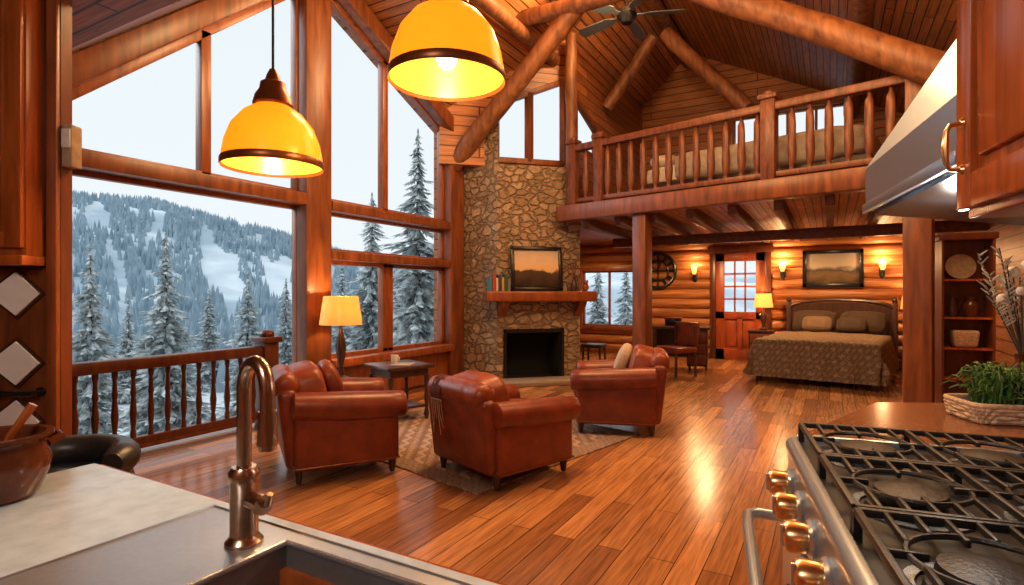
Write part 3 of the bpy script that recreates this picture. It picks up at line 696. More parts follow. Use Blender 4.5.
o=thing('magazine','folded magazine lying on the dark side table','magazine',(sx+.1,sy-.06,tz),.4)
t=B();bx(t,-.1,.1,-.13,.13,0,.012,.002);obj('cover',t,col('magazine_cover',(.35,.30,.26)),o)
t=B();bx(t,-.098,.104,-.128,.128,.003,.009);obj('pages',t,M['linen'],o)
# lamp and its low table by the window
lx,ly_=W(341,6.3)
et=thing('end_table','low dark round end table under the amber lamp by the window','table',(lx,ly_,0))
t=B();lathe(t,[(0,.38),(.2,.38),(.215,.39),(.215,.41),(.2,.42),(0,.42)],28);obj('tabletop',t,M['dark'],et)
t=B();lathe(t,[(0,.02),(.05,.02),(.035,.1),(.05,.2),(.03,.3),(.06,.38),(0,.38)],18);obj('pedestal',t,M['dark'],et)
for i in range(3):
    a=i*2.094;t=B();tube(t,[(.03*cos(a),.03*sin(a),.1),(.12*cos(a),.12*sin(a),.06),(.18*cos(a),.18*sin(a),.015)],[.022,.018,.015],8);obj('foot',t,M['dark'],et)
def table_lamp(label,loc,h,r,bmat,wt,group=None,sh=.36,sm=None,sl=1):
    o=thing('table_lamp',label,'lamp',loc,0,group)
    hb=h*(1-sh)
    t=B();lathe(t,[(0,0),(r*.42,0),(r*.44,.02),(r*.2*sl,.05),(r*.16*sl,hb*.25),(r*.3*sl,hb*.45),(r*.34*sl,hb*.6),(r*.2*sl,hb*.8),(r*.08,hb*.88),(r*.08,hb*1.05),(0,hb*1.05)],20);obj('lamp_base',t,bmat,o)
    t=B();lathe(t,[(r,hb),(r*.96,hb+h*sh*.25),(r*.80,h)],28);bmesh.ops.solidify(t,geom=t.faces[:],thickness=.004);obj('lamp_shade',t,sm or M['cream'],o)
    t=B();cyl(t,(0,0,hb*1.04),(0,0,hb+h*sh*.3),.012);ball(t,(0,0,hb+h*sh*.42),.03);obj('bulb',t,M['bulb'],o)
    plight('lamp_light',(loc[0],loc[1],loc[2]+hb+h*sh*.8),wt,WARM,.03)
    return o
table_lamp('table lamp with an amber drum shade and slim dark base by the tall window post',(lx,ly_,.42),.94,.235,M['dark'],24,None,.34,M['lampsh'],.72)
# ------------------------------------------------------------ under the loft
o=thing('footstool','small black stool beside the right side of the fireplace','stool',W(594,10.6)+(0,))
t=B();bx(t,-.2,.2,-.17,.17,.36,.43,.02);obj('seat',t,M['bleath'],o)
for sx in(-.16,.16):
    for sy in(-.13,.13): t=B();cyl(t,(sx*1.1,sy*1.1,0),(sx,sy,.37),.016,.022,10);obj('leg',t,M['dark'],o)
px,py=W(681,10.2)
dk=thing('desk','dark wooden writing desk under the loft left of the door','desk',(px,py,0),R(8))
t=B();bx(t,-.5,.5,-.3,.3,.74,.79,.01);obj('desktop',t,M['dark'],dk)
t=B();bx(t,.12,.46,-.27,.27,.1,.74,.005);obj('pedestal',t,M['dark'],dk)
for i in range(3):
    t=B();bx(t,.14,.44,-.29,-.27,.14+i*.19,.31+i*.19,.005);q=obj('drawer',t,M['cabd'],dk)
    t=B();ball(t,(.29,-.3,.225+i*.19),.014,8);obj('knob',t,M['brass'],q)
t=B();bx(t,-.40,.12,.24,.26,.2,.74);obj('back_panel',t,M['dark'],dk)
for sy in(-.25,.25): t=B();bx(t,-.47,-.40,sy-.035,sy+.035,0,.74);obj('leg',t,M['dark'],dk)
for sx in (.15,.43):
    t=B();bx(t,sx-.02,sx+.02,-.02,.02,0,.1);obj('foot',t,M['dark'],dk)
o=thing('desk_chair','dark wooden chair with padded back pulled out before the desk','chair',W(676,9.4)+(0,),R(150))
t=B();bx(t,-.25,.25,-.24,.24,.40,.50,.03);obj('seat',t,M['leather'],o)
t=B();box(t,(0,-.26,.70),(.48,.08,.40),.03,(.1,0,0));obj('backrest',t,M['leather'],o)
for sx in(-.21,.21):
    for sy in(-.21,.21): t=B();cyl(t,(sx,sy*1.1,0),(sx,sy,.44 if sy>0 else .84),.022,n=10);obj('leg',t,M['dark'],o)
o=thing('document_box','dark lidded box on top of the writing desk','box',(px-.15,py+.05,.79),R(8))
t=B();bx(t,-.14,.14,-.1,.1,0,.12,.008);obj('box_body',t,M['black'],o)
t=B();bx(t,-.15,.15,-.11,.11,.12,.15,.006);obj('lid',t,M['cabd'],o)
# round openwork clock on the back wall
wx=-3.32;o=thing('wall_clock','dark round openwork clock hung on the log wall left of the door','clock',(wx,YB-.085,1.88))
t=B();tube(t,[(.38*cos(2*pi*i/36),0,.38*sin(2*pi*i/36)) for i in range(36)],.035,8,True);obj('outer_ring',t,M['black'],o)
t=B();tube(t,[(.22*cos(2*pi*i/36),0,.22*sin(2*pi*i/36)) for i in range(36)],.02,8,True);obj('inner_ring',t,M['black'],o)
for i in range(12):
    a=2*pi*i/12;t=B();beam(t,(.21*cos(a),0,.21*sin(a)),(.37*cos(a),0,.37*sin(a)),.03,.05);obj('hour_mark',t,M['black'],o)
t=B();cyl(t,(0,-.03,0),(0,.02,0),.035,n=14);bx(t,-.24,.24,-.01,.01,-.012,.012);bx(t,-.012,.012,-.01,.01,-.24,.24);obj('hub',t,M['black'],o)
for a,l_ in ((1.1,.19),(2.5,.28)):
    t=B();beam(t,(0,-.035,0),(l_*cos(a),-.035,l_*sin(a)),.03,.012);obj('hand',t,M['black'],o)
picture('black framed mountain picture on the log wall above the bed',(.04,YB-.075,1.5),0,1.02,.72,M['paint2'],M['black'],.07)
def sconce(label,x,z,wt=22):
    y=YB-.07;o=thing('wall_sconce',label,'sconce',(x,y,z),0,'wall sconces on the log wall')
    t=B();pillow(t,(0,-.012,-.05),(.05,.014,.13),None,.9,.9,16,8);obj('back_plate',t,M['iron'],o)
    t=B();tube(t,[(0,-.02,-.08),(0,-.09,-.12),(0,-.13,-.08),(0,-.13,-.03)],.01,8);lathe(t,[(0,-.03),(.035,-.03),(.045,-.015),(0,-.015)],14,Matrix.Translation((0,-.13,0)));obj('arm',t,M['iron'],o)
    t=B();lathe(t,[(.03,-.01),(.05,.05),(.055,.12),(.06,.15)],18,Matrix.Translation((0,-.13,0)));obj('sconce_shade',t,M['cream'],o)
    plight('sconce_light',(x,y-.16,z+.2),wt,WARM,.03)
sconce('glowing iron wall sconce between the door and the framed picture',-.82,1.83)
sconce('glowing iron wall sconce between the framed picture and the timber column',.84,1.83)
sconce('glowing iron wall sconce on the left side of the door, above the desk',-2.52,1.80,12)
# bed
BA=R(-8);BL=(.16,YB-.27)
def bl(x,y,z): return (BL[0]+cos(BA)*x*.94-sin(BA)*y,BL[1]+sin(BA)*x*.94+cos(BA)*y,z)
bd=thing('bed','double bed with dark solid headboard and patterned brown quilt','bed',(BL[0],BL[1],0),BA)
bd.scale=(.94,1,1)
t=B()
for x in(-.92,.92): bx(t,x-.045,x+.045,-.08,.0,0,1.22,.01);ball(t,(x,-.04,1.26),.055)
prism(t,[(-.9,.4),(.9,.4)]+[(.9*cos(pi*i/16),1.06+.16*sin(pi*i/16)) for i in range(17)],-.055,-.025,FY)
hb=obj('headboard',t,M['dark'],bd)
t=B();tube(t,[(.90*cos(pi*i/16),-.045,1.10+.16*sin(pi*i/16)) for i in range(17)],.038,10);obj('moulding',t,M['dark'],hb)
for i in range(4): x=-.66+.44*i;t=B();bx(t,x-.18,x+.18,-.068,-.05,.62,1.02,.01);obj('raised_panel',t,M['dark'],hb)
t=B();bx(t,-.86,.86,-2.7,-.06,.2,.36,.01)
obj('bed_frame',t,M['dark'],bd)
for sx in(-.83,.83): t=B();bx(t,sx-.045,sx+.045,-2.7,-2.61,0,.25,.01);obj('leg',t,M['dark'],bd)
t=B();bx(t,-.85,.85,-2.68,-.08,.34,.6,.06,3);obj('mattress',t,M['linen'],bd)
t=B();nx,ny=40,44;g=[]
def drape(u,v):
    hw,he=.90,-2.76
    x=max(-hw,min(hw,u));y=max(he,v);dx=abs(u)-hw;dyy=he-v
    dr_=max(0,dx,dyy);ripple=.03*sin(u*16)*(dyy>0)+.03*sin(v*14)*(dx>0)
    z=.68-.015*((u/hw)**2)*(dr_<=0)+.02*NZ.noise(Vector((u*4,v*4,0)))
    if dx>0: x=math.copysign(hw+.09*min(1,dx*2)+ripple*min(1,dx*3),u);z-=dx
    if dyy>0: y=he-.09*min(1,dyy*2)-ripple*min(1,dyy*3);z=.68-max(dyy,dx if dx>0 else 0)
    return (x,y,max(z,.08))
for i in range(nx+1):
    g.append([t.verts.new(drape(-1.46+2.92*i/nx,-.62-2.72*j/ny)) for j in range(ny+1)])
for i in range(nx):
    for j in range(ny): t.faces.new((g[i][j],g[i+1][j],g[i+1][j+1],g[i][j+1]))
bmesh.ops.solidify(t,geom=t.faces[:],thickness=.015)
qu=obj('quilt',t,M['quilt'],bd,ang=70)
for i,(x,y,m_,w_,h_,tl,lb_) in enumerate(((-.42,-.28,'pillowd',.36,.22,1.05,'large dark patterned pillow at the left of the bed head'),(.42,-.28,'pillowd',.36,.22,1.05,'large dark patterned pillow at the right of the bed head'),(-.32,-.52,'pillowt',.25,.16,.95,'brown patterned pillow leaning at the left front of the bed head'),(.26,-.52,'pillowd',.24,.15,.9,'small dark pillow leaning at the right front of the bed head'))):
    t=B();pillow(t,(0,0,0),(w_,h_,.085),None,.8,.5)
    o=obj('pillow',t,M[m_],None,bl(x,y,.70+h_*.75));o.rotation_euler=(tl,0,BA);tag(o,lb_,'pillow','bed pillows')
def nightstand(label,x,lampl,wt,lxo=0):
    o=thing('nightstand',label,'nightstand',(x,YB-.38,0),0,'nightstands beside the bed')
    t=B();bx(t,-.22,.22,-.2,.2,.15,.62,.008);bx(t,-.24,.24,-.22,.22,.62,.66,.008);obj('cabinet_body',t,M['dark'],o)
    for z in(.2,.42):
        t=B();bx(t,-.19,.19,-.215,-.2,z,z+.17,.005);q=obj('drawer',t,M['cabd'],o)
        t=B();ball(t,(0,-.225,z+.085),.014,8);obj('knob',t,M['brass'],q)
    for sx in(-.19,.19):
        for sy in(-.17,.17): t=B();bx(t,sx-.02,sx+.02,sy-.02,sy+.02,0,.16);obj('leg',t,M['dark'],o)
    table_lamp(lampl,(x+lxo,YB-.38,.66),.72,.18,M['dark'],wt,'bedside lamps',.38)
nightstand('dark nightstand on the door side of the bed',-1.18,'glowing bedside lamp between the door and the bed',22,.03)
nightstand('dark nightstand on the far right side of the bed behind the timber column',1.42,'glowing bedside lamp half hidden behind the timber column',24,-.15)
# bookcase
bc_=W(964,5.95)
bk=thing('bookcase','tall narrow wooden bookcase with open shelves right of the timber column','bookcase',(bc_[0],bc_[1],0),R(5))
t=B()
for x in(-.225,.205): bx(t,x,x+.02,-.14,.16,0,1.95)
bx(t,-.225,.225,.14,.16,0,1.95);bx(t,-.25,.25,-.16,.17,1.95,2.02,.01);bx(t,-.205,.205,-.13,.14,0,.1)
obj('carcass',t,M['cabd'],bk)
for z in(.1,.48,.80,1.12,1.52): t=B();bx(t,-.205,.205,-.13,.14,z,z+.022);obj('shelf',t,M['cab'],bk)
def bkl(x,y,z): a=R(5);return (bc_[0]+cos(a)*x-sin(a)*y,bc_[1]+sin(a)*x+cos(a)*y,z)
o=thing('plate','round cream plate standing on the top shelf of the bookcase','plate',bkl(-.02,.06,1.542),R(5))
t=B();lathe(t,[(0,0),(.08,0),(.13,.02),(.135,.025),(.08,.01),(0,.01)],24,Matrix.Translation((0,0,.133))@Matrix.Rotation(R(80),4,'X'));obj('dish',t,M['tan'],o)
t=B();bx(t,-.05,.05,-.03,.05,0,.012);bx(t,-.05,.05,-.03,-.02,0,.03);obj('stand',t,M['dark'],o)
o=thing('jar','small brown pottery jar on the middle shelf of the bookcase','jar',bkl(.06,0,1.142));t=B();lathe(t,[(0,0),(.05,0),(.075,.06),(.07,.13),(.04,.17),(.045,.19),(0,.19)],20);obj('jar_body',t,M['pot'],o);t=B();lathe(t,[(.047,.19),(.05,.2),(.02,.22),(0,.225)],18);obj('lid',t,M['pot'],o)
o=thing('jug','slim dark jug on the middle shelf of the bookcase beside the jar','jug',bkl(-.1,0,1.142));t=B();lathe(t,[(0,0),(.04,0),(.05,.08),(.028,.17),(.035,.22),(.02,.22)],18);obj('jug_body',t,M['dark'],o);t=B();tube(t,[(.03,0,.2),(.075,0,.17),(.05,0,.08)],.007,8);obj('handle',t,M['dark'],o)
t=B();bx(t,-.12,.12,-.1,.1,0,.18,.03,3)
for v in t.verts: v.co.x*=.85+.15*(v.co.z/.18);v.co.y*=.85+.15*(v.co.z/.18)
o=obj('wicker_basket',t,M['wicker'],None,bkl(0,0,.822),R(5));tag(o,'small wicker basket on the lower open shelf of the bookcase','basket')

# ------------------------------------------------------------ right kitchen
KO=cw(.975,1.90);KR=TH-R(20)
def kl(x,y,z): return (KO[0]+cos(KR)*x-sin(KR)*y,KO[1]+sin(KR)*x+cos(KR)*y,z)
ra=thing('range','stainless steel gas range with cast iron grates and brass knobs','stove',(KO[0],KO[1],0),KR)
t=B();LN=1.22
bx(t,0,.66,-LN,0,.08,.895,.006);bx(t,-.03,.0,-LN,0,.14,.64,.004)
obj('range_body',t,M['steel'],ra)
t=B()
bx(t,-.01,.66,-.025,0,.885,.922,.006);bx(t,-.01,.66,-LN,-LN+.025,.885,.922,.006);bx(t,.61,.66,-LN,0,.885,.935,.006)
obj('cooktop_rim',t,M['steel'],ra)
t=B();bx(t,-.012,.62,-LN+.02,-.02,.89,.902);obj('cooktop_pan',t,M['steeld'],ra)
t=B();prof=[(-.01,.912),(-.022,.911),(-.036,.902),(-.042,.888),(-.042,.872),(-.036,.862),(-.036,.70),(-.03,.69),(-.01,.69)]
prism(t,prof,-LN,0,FY);obj('control_panel',t,M['steel'],ra,ang=50)
for i in range(5):
    y=-.12-i*.215
    mt=Matrix.Translation((-.036,y,.785))@Matrix.Rotation(-pi/2,4,'Y')
    t=B();lathe(t,[(0,.012),(.036,.016),(.039,.056),(.034,.068),(.013,.073),(0,.073)],28,mt);kn=obj('knob',t,M['brass'],ra);kn['label']='brass knob'
    t=B();lathe(t,[(0,0),(.046,0),(.048,.008),(.042,.016),(0,.016)],28,mt);obj('ring',t,M['steel'],kn)
    t=B();box(t,(-.036-.072,y,.785),(.010,.009,.054),.002);obj('pointer',t,M['steel'],kn)
t=B();bx(t,-.055,-.03,-LN+.03,-.03,.16,.68,.01);od=obj('oven_door',t,M['steel'],ra)
t=B();bx(t,-.06,-.053,-LN+.2,-.2,.26,.5);obj('oven_window',t,M['black'],od)
t=B();tube(t,[(-.05,-.04,.645),(-.13,-.04,.65),(-.165,-.07,.652),(-.17,-.2,.652),(-.17,-LN+.2,.652),(-.165,-LN+.07,.652),(-.13,-LN+.04,.65),(-.05,-LN+.04,.645)],.018,12);obj('handle',t,M['steel'],od)
for sx in(.05,.6):
    for sy in(-.06,-LN+.06): t=B();cyl(t,(sx,sy,0),(sx,sy,.09),.022,n=12);obj('leg',t,M['steeld'],ra)
bys=[-.215,-.61,-1.005]
for y in bys:
    for x in(.15,.45):
        t=B();lathe(t,[(0,.902),(.09,.902),(.086,.914),(.06,.918),(.06,.930),(.074,.932),(.070,.950),(.028,.957),(0,.957)],28,Matrix.Translation((x,y,0)));bu=obj('burner',t,M['iron'],ra)
        t=B();lathe(t,[(.10,.9025),(.120,.9025),(.120,.907),(.10,.907)],28,Matrix.Translation((x,y,0)));obj('trim_ring',t,M['steel'],bu)
for y in bys:
    t=B();w2=.188;za=.958
    def gb(a,b,h=.015,wd=.010): beam(t,(a[0],a[1],za),(b[0],b[1],za),wd,h,.003)
    xa,xb=.002,.605
    for a_,b_ in (((xa,y-w2),(xb,y-w2)),((xa,y+w2),(xb,y+w2)),((xa,y-w2),(xa,y+w2)),((xb,y-w2),(xb,y+w2)),((.30,y-w2),(.30,y+w2))): gb(a_,b_,.017,.014)
    for x in(.15,.45):
        tube(t,[(x+.112*cos(2*pi*q/28),y+.112*sin(2*pi*q/28),za) for q in range(28)],.006,6,True)
        for i in range(4):
            a=pi/2*i;c_,s_=cos(a),sin(a);ext=.148 if i%2==0 else w2
            gb((x+.082*c_,y+.082*s_),(x+ext*c_,y+ext*s_))
        for q in (-.1,-.05,.05,.1):
            for sg in (-1,1): gb((x+q,y+sg*sqrt(.112**2-q*q)),(x+q,y+sg*w2))
    for x in(xa,.30,xb):
        for yy in(y-w2,y+w2): bx(t,x-.008,x+.008,yy-.008,yy+.008,.90,za)
    obj('grate',t,M['iron'],ra)
# walls and corner counter
bm=B();prism(bm,[kl(.70,.03,0)[:2],kl(.82,.03,0)[:2],kl(.82,-3.0,0)[:2],kl(.70,-3.0,0)[:2]],0,2.85);struct('wall_kitchen',bm,M['wallx'],flat=True)
cp4=[kl(.01,.012,0)[:2],cw(1.60,2.46),cw(2.45,2.42),cw(2.3,1.72),kl(.68,.012,0)[:2]]
t=B();prism(t,cp4,.875,.918);o=obj('worktop',t,M['counter2'],None);tag(o,'brown stone worktop between the range and the bookcase','worktop')
cin=[kl(.05,.018,0)[:2],cw(1.60,2.42),cw(2.4,2.38),cw(2.27,1.75),kl(.66,.02,0)[:2]]
cb_=thing('corner_cabinet','wooden corner base cabinet under the brown worktop beside the range','cabinet')
t=B();prism(t,cin,0,.873);obj('cabinet_body',t,M['cabd'],cb_)
a_=Vector(cin[0]);b_=Vector(cin[1]);dd=(b_-a_);an=atan2(dd.y,dd.x)
t=B();ln=dd.length;bx(t,.05,ln-.05,0,.018,.12,.80,.006);bx(t,.11,ln-.11,.016,.026,.2,.72,.006)
q=obj('door',t,M['cab'],cb_,(a_.x,a_.y,0),an)
t=B();ball(t,(ln-.09,.035,.6),.016,10);obj('knob',t,M['brass'],q)
# hood
hd=thing('range_hood','angular stainless steel range hood with sloped canopy above the range','hood',(KO[0],KO[1],0),KR)
t=B();prism(t,[(.19,1.665),(.19,1.80),(.41,2.15),(.51,2.30),(.695,2.30),(.695,1.60),(.66,1.60)],-.768,-.02,FY);obj('canopy',t,M['hoodsteel'],hd,flat=True)
t=B();bx(t,.42,.69,-.55,-.25,2.29,2.85);obj('duct',t,M['hoodsteel'],hd)
t=B();prism(t,[(.21,1.6625),(.655,1.601),(.655,1.590),(.21,1.649)],-.75,-.04,FY);obj('filter',t,M['black'],hd,flat=True)
t=B();bx(t,.180,.192,-.768,-.02,1.655,1.685,.003);obj('lip',t,M['hoodsteel'],hd)
hl=bpy.data.lights.new('hood_fill','POINT');hl.energy=6;hl.color=(1,.9,.8);hl.shadow_soft_size=.03  # lamp added under the hood to light the cooktop, no fitting modelled
q=bpy.data.objects.new('hood_fill',hl);q.location=kl(.3,-.4,1.55);C.objects.link(q)
# upper cabinet right
def panel_door(bm,y0,y1,z0,z1,x,th=.022):
    f=.065
    for a in((y0,y0+f,z0,z1),(y1-f,y1,z0,z1),(y0+f,y1-f,z0,z0+f),(y0+f,y1-f,z1-f,z1)): bx(bm,x-th,x,a[0],a[1],a[2],a[3],.004)
    bx(bm,x-th*.45,x,y0+f*.9,y1-f*.9,z0+f*.9,z1-f*.9)
    bx(bm,x-th*.95,x-th*.3,y0+f*1.35,y1-f*1.35,z0+f*1.35,z1-f*1.35,.007)
uc=thing('wall_cabinet','glossy orange wooden wall cabinet beside the range hood','cabinet',(KO[0],KO[1],0),KR)
t=B();bx(t,.20,.69,-1.75,-.775,1.545,2.84,.004);obj('cabinet_body',t,M['cab'],uc)
for y0,y1 in((-1.25,-.782),(-1.74,-1.26)):
    t=B();panel_door(t,y0,y1,1.56,2.8,.20);q=obj('door',t,M['cab'],uc)
    yy=y1-.032 if y0>-1.255 else y0+.032
    t=B();tube(t,[(.178,yy,1.635),(.158,yy,1.638),(.152,yy,1.65),(.150,yy,1.68),(.152,yy,1.71),(.158,yy,1.722),(.178,yy,1.725)],[.006,.005,.005,.007,.005,.005,.006],10)
    for z in(1.635,1.725): lathe(t,[(0,0),(.010,0),(.008,.005),(0,.005)],12,Matrix.Translation((.178,yy,z))@Matrix.Rotation(-pi/2,4,'Y'))
    obj('handle',t,M['brass'],q)
# basket with plant
bw=cw(1.86,2.12)
bs=thing('plant_basket','shallow pale wicker tray basket holding a leafy fern on the brown worktop','basket',(bw[0],bw[1],.918),R(20))
t=B()
for i in range(4):
    z=.012+i*.014;sc_=.92+.015*i;pts=[]
    for j in range(48):
        a=2*pi*j/48;pts.append((.155*sc_*sp(cos(a),.3)+.004*cos(j*pi+i*pi)*cos(a),.115*sc_*sp(sin(a),.3)+.004*cos(j*pi+i*pi)*sin(a),z))
    tube(t,pts,.009,6,True)
tube(t,[(.152*sp(cos(2*pi*j/48),.3),.113*sp(sin(2*pi*j/48),.3),.068) for j in range(48)],.010,8,True)
bx(t,-.13,.13,-.095,.095,0,.012)
obj('basket_body',t,M['wicker'],bs)
t=B();bx(t,-.125,.125,-.09,.09,.012,.05);obj('soil',t,M['trunk'],bs)
t=B();rnd=random.Random(3)
for i in range(230):
    a=rnd.random()*6.28;r=rnd.uniform(.04,.14);h=rnd.uniform(.06,.17);b0=Vector((rnd.uniform(-.09,.09),rnd.uniform(-.06,.06),.045))
    d=Vector((cos(a),sin(a),0));sd=Vector((-sin(a),cos(a),0))
    prev=None
    for k_ in range(6):
        u=k_/5;p=b0+d*r*u+Vector((0,0,h*sin(u*2.2)));wd=.0045*sin(pi*min(1,u*.9+.1))+.0008
        cur=(t.verts.new(p-sd*wd),t.verts.new(p+Vector((0,0,.002))),t.verts.new(p+sd*wd))
        if prev: t.faces.new((prev[0],prev[1],cur[1],cur[0]));t.faces.new((prev[1],prev[2],cur[2],cur[1]))
        prev=cur
q=obj('fern',t,M['green'],bs,recalc=False)
dw=cw(2.10,2.30)
o=thing('dried_arrangement','slender vase of silvery dried stems with round seed heads behind the fern basket','plant',(dw[0],dw[1],.918))
t=B();lathe(t,[(0,0),(.04,0),(.055,.05),(.05,.12),(.025,.2),(.03,.23),(.022,.23)],18);obj('vase',t,M['pot'],o)
t=B();t2=B();t3=B();rnd=random.Random(8)
for i in range(24):
    a=rnd.random()*6.28;r=rnd.uniform(.04,.19);h=rnd.uniform(.42,.70)
    tip=Vector((r*cos(a),r*sin(a),h));tube(t,[(0,0,.2),tip*.5+Vector((0,0,.1)),tip],.003,5)
    if i%4==0: ball(t2,tip,rnd.uniform(.018,.028),10)
    else:
        for q in range(16):
            u=.45+.55*q/16;p=Vector((r*cos(a)*u,r*sin(a)*u,.2+(h-.2)*u));b2=rnd.random()*6.28
            tube(t3,[p,p+Vector((.03*cos(b2),.03*sin(b2),.025))],[.005,.002],4)
obj('stems',t,M['trunk'],o);q=obj('seed_heads',t2,M['tilew'],o);q['kind']='stuff';q=obj('feathery_leaves',t3,M['silver'],o);q['kind']='stuff'

# ------------------------------------------------------------ sink counter
zc=.92
sx0,sx1,sy0,sy1=-.90,-.28,.16,.715
ct=thing('sink_worktop','pale stone worktop with the sink set into it','worktop')
t=B();X0,X1,Y0,Y1=-1.80,-.18,.05,.79;dx0,dx1,dy0,dy1=-1.17,-.22,.12,.735
for a in((X0,dx0,Y0,Y1),(dx1,X1,Y0,Y1),(dx0,dx1,Y0,dy0),(dx0,dx1,dy1,Y1)): bx(t,a[0],a[1],a[2],a[3],zc-.04,zc)
obj('slab',t,M['counter'],ct,flat=True)
t=B();tube(t,[(X1,Y1,zc-.02),(X0+.03,Y1,zc-.02),(X0+.008,Y1-.008,zc-.02),(X0,Y1-.03,zc-.02),(X0,Y0,zc-.02)],.02,12);obj('edge_nosing',t,M['cab'],ct)
sk=thing('sink','steel drop-in sink with flat drainer on its left','sink')
t=B();zt=zc+.004
for a in((dx0-.02,sx0,dy0-.02,dy1+.02),(sx1,dx1+.02,dy0-.02,dy1+.02),(sx0,sx1,dy0-.02,sy0),(sx0,sx1,sy1,dy1+.02)): bx(t,a[0],a[1],a[2],a[3],zt-.004,zt+.002)
obj('rim',t,M['sinksteel'],sk,flat=True)
t=B();
for a in((sx0-.004,sx0,sy0,sy1,zc-.2,zt),(sx1,sx1+.004,sy0,sy1,zc-.2,zt),(sx0,sx1,sy0-.004,sy0,zc-.2,zt),(sx0,sx1,sy1,sy1+.004,zc-.2,zt),(sx0,sx1,sy0,sy1,zc-.204,zc-.2)): bx(t,*a)
obj('basin',t,M['basin'],sk,flat=True)
t=B();lathe(t,[(0,zc-.199),(.045,zc-.199),(.045,zc-.195),(.02,zc-.197),(0,zc-.197)],18,Matrix.Translation((-.6,.42,0)));obj('drain',t,M['steel'],sk)
t=B();tube(t,[(dx1,dy1+.02,zt+.002),(dx0-.02,dy1+.02,zt+.002),(dx0-.02,dy0,zt+.002)],.004,6);obj('raised_edge',t,M['sinksteel'],sk)
t=B();tube(t,[(sx0,sy0,zt),(sx0,sy1,zt),(sx1,sy1,zt)],.006,8);obj('basin_lip',t,M['steel'],sk)
fa=thing('faucet','tall bronze gooseneck faucet with side lever at the sink','faucet',(-.965,.672,zt+.002))
t=B();lathe(t,[(0,0),(.034,0),(.034,.006),(.027,.014),(.025,.02),(.025,.11),(.028,.115),(.028,.135),(.022,.145),(0,.145)],24);obj('faucet_body',t,M['copper'],fa)
dn=Vector((cos(R(-8))*1,sin(R(-8)),0))
pts=[(0,0,.13),(0,0,.20),(0,0,.26)];rad=.042
for i in range(13):
    a=pi-pi*i/12*1.0;pts.append(tuple(dn*(rad+rad*cos(a))+Vector((0,0,.29+rad*sin(a)*1.3))))
e=Vector(pts[-1]);pts+= [tuple(e+Vector((0,0,-.03)))]
t=B();tube(t,pts,.0135,14);obj('gooseneck_spout',t,M['copper'],fa)
t=B();cyl(t,e+Vector((0,0,-.03)),e+Vector((0,0,-.09)),.0155,.018,18);cyl(t,e+Vector((0,0,-.09)),e+Vector((0,0,-.10)),.015,n=18);obj('spray_head',t,M['copper'],fa)
t=B();cyl(t,(.02,0,.085),(.055,-.004,.085),.016,n=16);tube(t,[(.05,-.003,.085),(.075,-.006,.09),(.085,-.008,.11)],[.009,.007,.006],10);cyl(t,(.055,-.004,.085),(.064,-.005,.085),.019,n=16);obj('lever_handle',t,M['copper'],fa)
sc=thing('sink_cabinet','wooden base cabinet carrying the pale sink worktop','cabinet')
t=B();
for a in((-1.74,-1.7,.1,.74),(-.24,-.2,.1,.74),(-1.7,-.24,.70,.74),(-1.7,-.24,.1,.14)): bx(t,a[0],a[1],a[2],a[3],0,zc-.042)
obj('cabinet_body',t,M['cab'],sc)
for i in range(3):
    t=B();x=-1.72+i*.5;bx(t,x,x+.48,.08,.1,.12,.82,.006);q=obj('door',t,M['cab'],sc)
    t=B();ball(t,(x+.42,.07,.7),.015,10);obj('knob',t,M['brass'],q)
# pot
pp=W(-4,1.30)
po=thing('cooking_pot','glazed dark brown pot at the left end of the pale worktop','pot',(pp[0],pp[1],zc),R(100))
t=B();lathe(t,[(0,0),(.065,0),(.08,.012),(.098,.06),(.102,.09),(.09,.122),(.092,.136),(.106,.142),(.106,.15),(.09,.15),(.086,.136),(.09,.09),(.07,.02),(0,.016)],36);obj('pot_body',t,M['pot'],po)
for s in(-1,1):
    t=B();tube(t,[(s*.09,.03,.11),(s*.122,.025,.12),(s*.13,0,.122),(s*.122,-.025,.12),(s*.09,-.03,.11)],.01,10);obj('handle',t,M['pot'],po)
o=thing('wooden_spoon','wooden spoon resting in the brown pot','spoon',(pp[0],pp[1],zc),.3)
t=B();tube(t,[(-.03,0,.03),(.0,.03,.14),(.03,.06,.21)],[.007,.008,.01],8);obj('spoon_handle',t,M['cab'],o)
t=B();pillow(t,(-.035,-.005,.03),(.025,.018,.008),None,1,1,12,6);obj('spoon_bowl',t,M['cab'],o)
# bar stool behind the counter end
sp_=W(52,1.95)
o=thing('bar_stool','black leather low-backed bar stool behind the end of the pale worktop','stool',(sp_[0],sp_[1],0),R(-150))
t=B();pillow(t,(0,0,.66),(.2,.2,.06),None,.5,.5);obj('seat',t,M['bleath'],o)
t=B();pts=[(.2*cos(a),.2*sin(a)-.01,.80) for a in [pi+pi*i/14 for i in range(15)]];tube(t,pts,[.035]+[.055]*13+[.035],12)
pts=[(.19*cos(a),.19*sin(a)-.01,.72) for a in [pi+pi*i/14 for i in range(15)]];tube(t,pts,[.03]+[.045]*13+[.03],12);obj('backrest',t,M['bleath'],o)
for i in range(4):
    a=pi/4+i*pi/2;t=B();cyl(t,(.2*cos(a),.2*sin(a),0),(.14*cos(a),.14*sin(a),.63),.014,.018,10);obj('leg',t,M['dark'],o)
t=B();tube(t,[(.177*cos(2*pi*i/24),.177*sin(2*pi*i/24),.25) for i in range(24)],.01,8,True);obj('footrest',t,M['steel'],o)

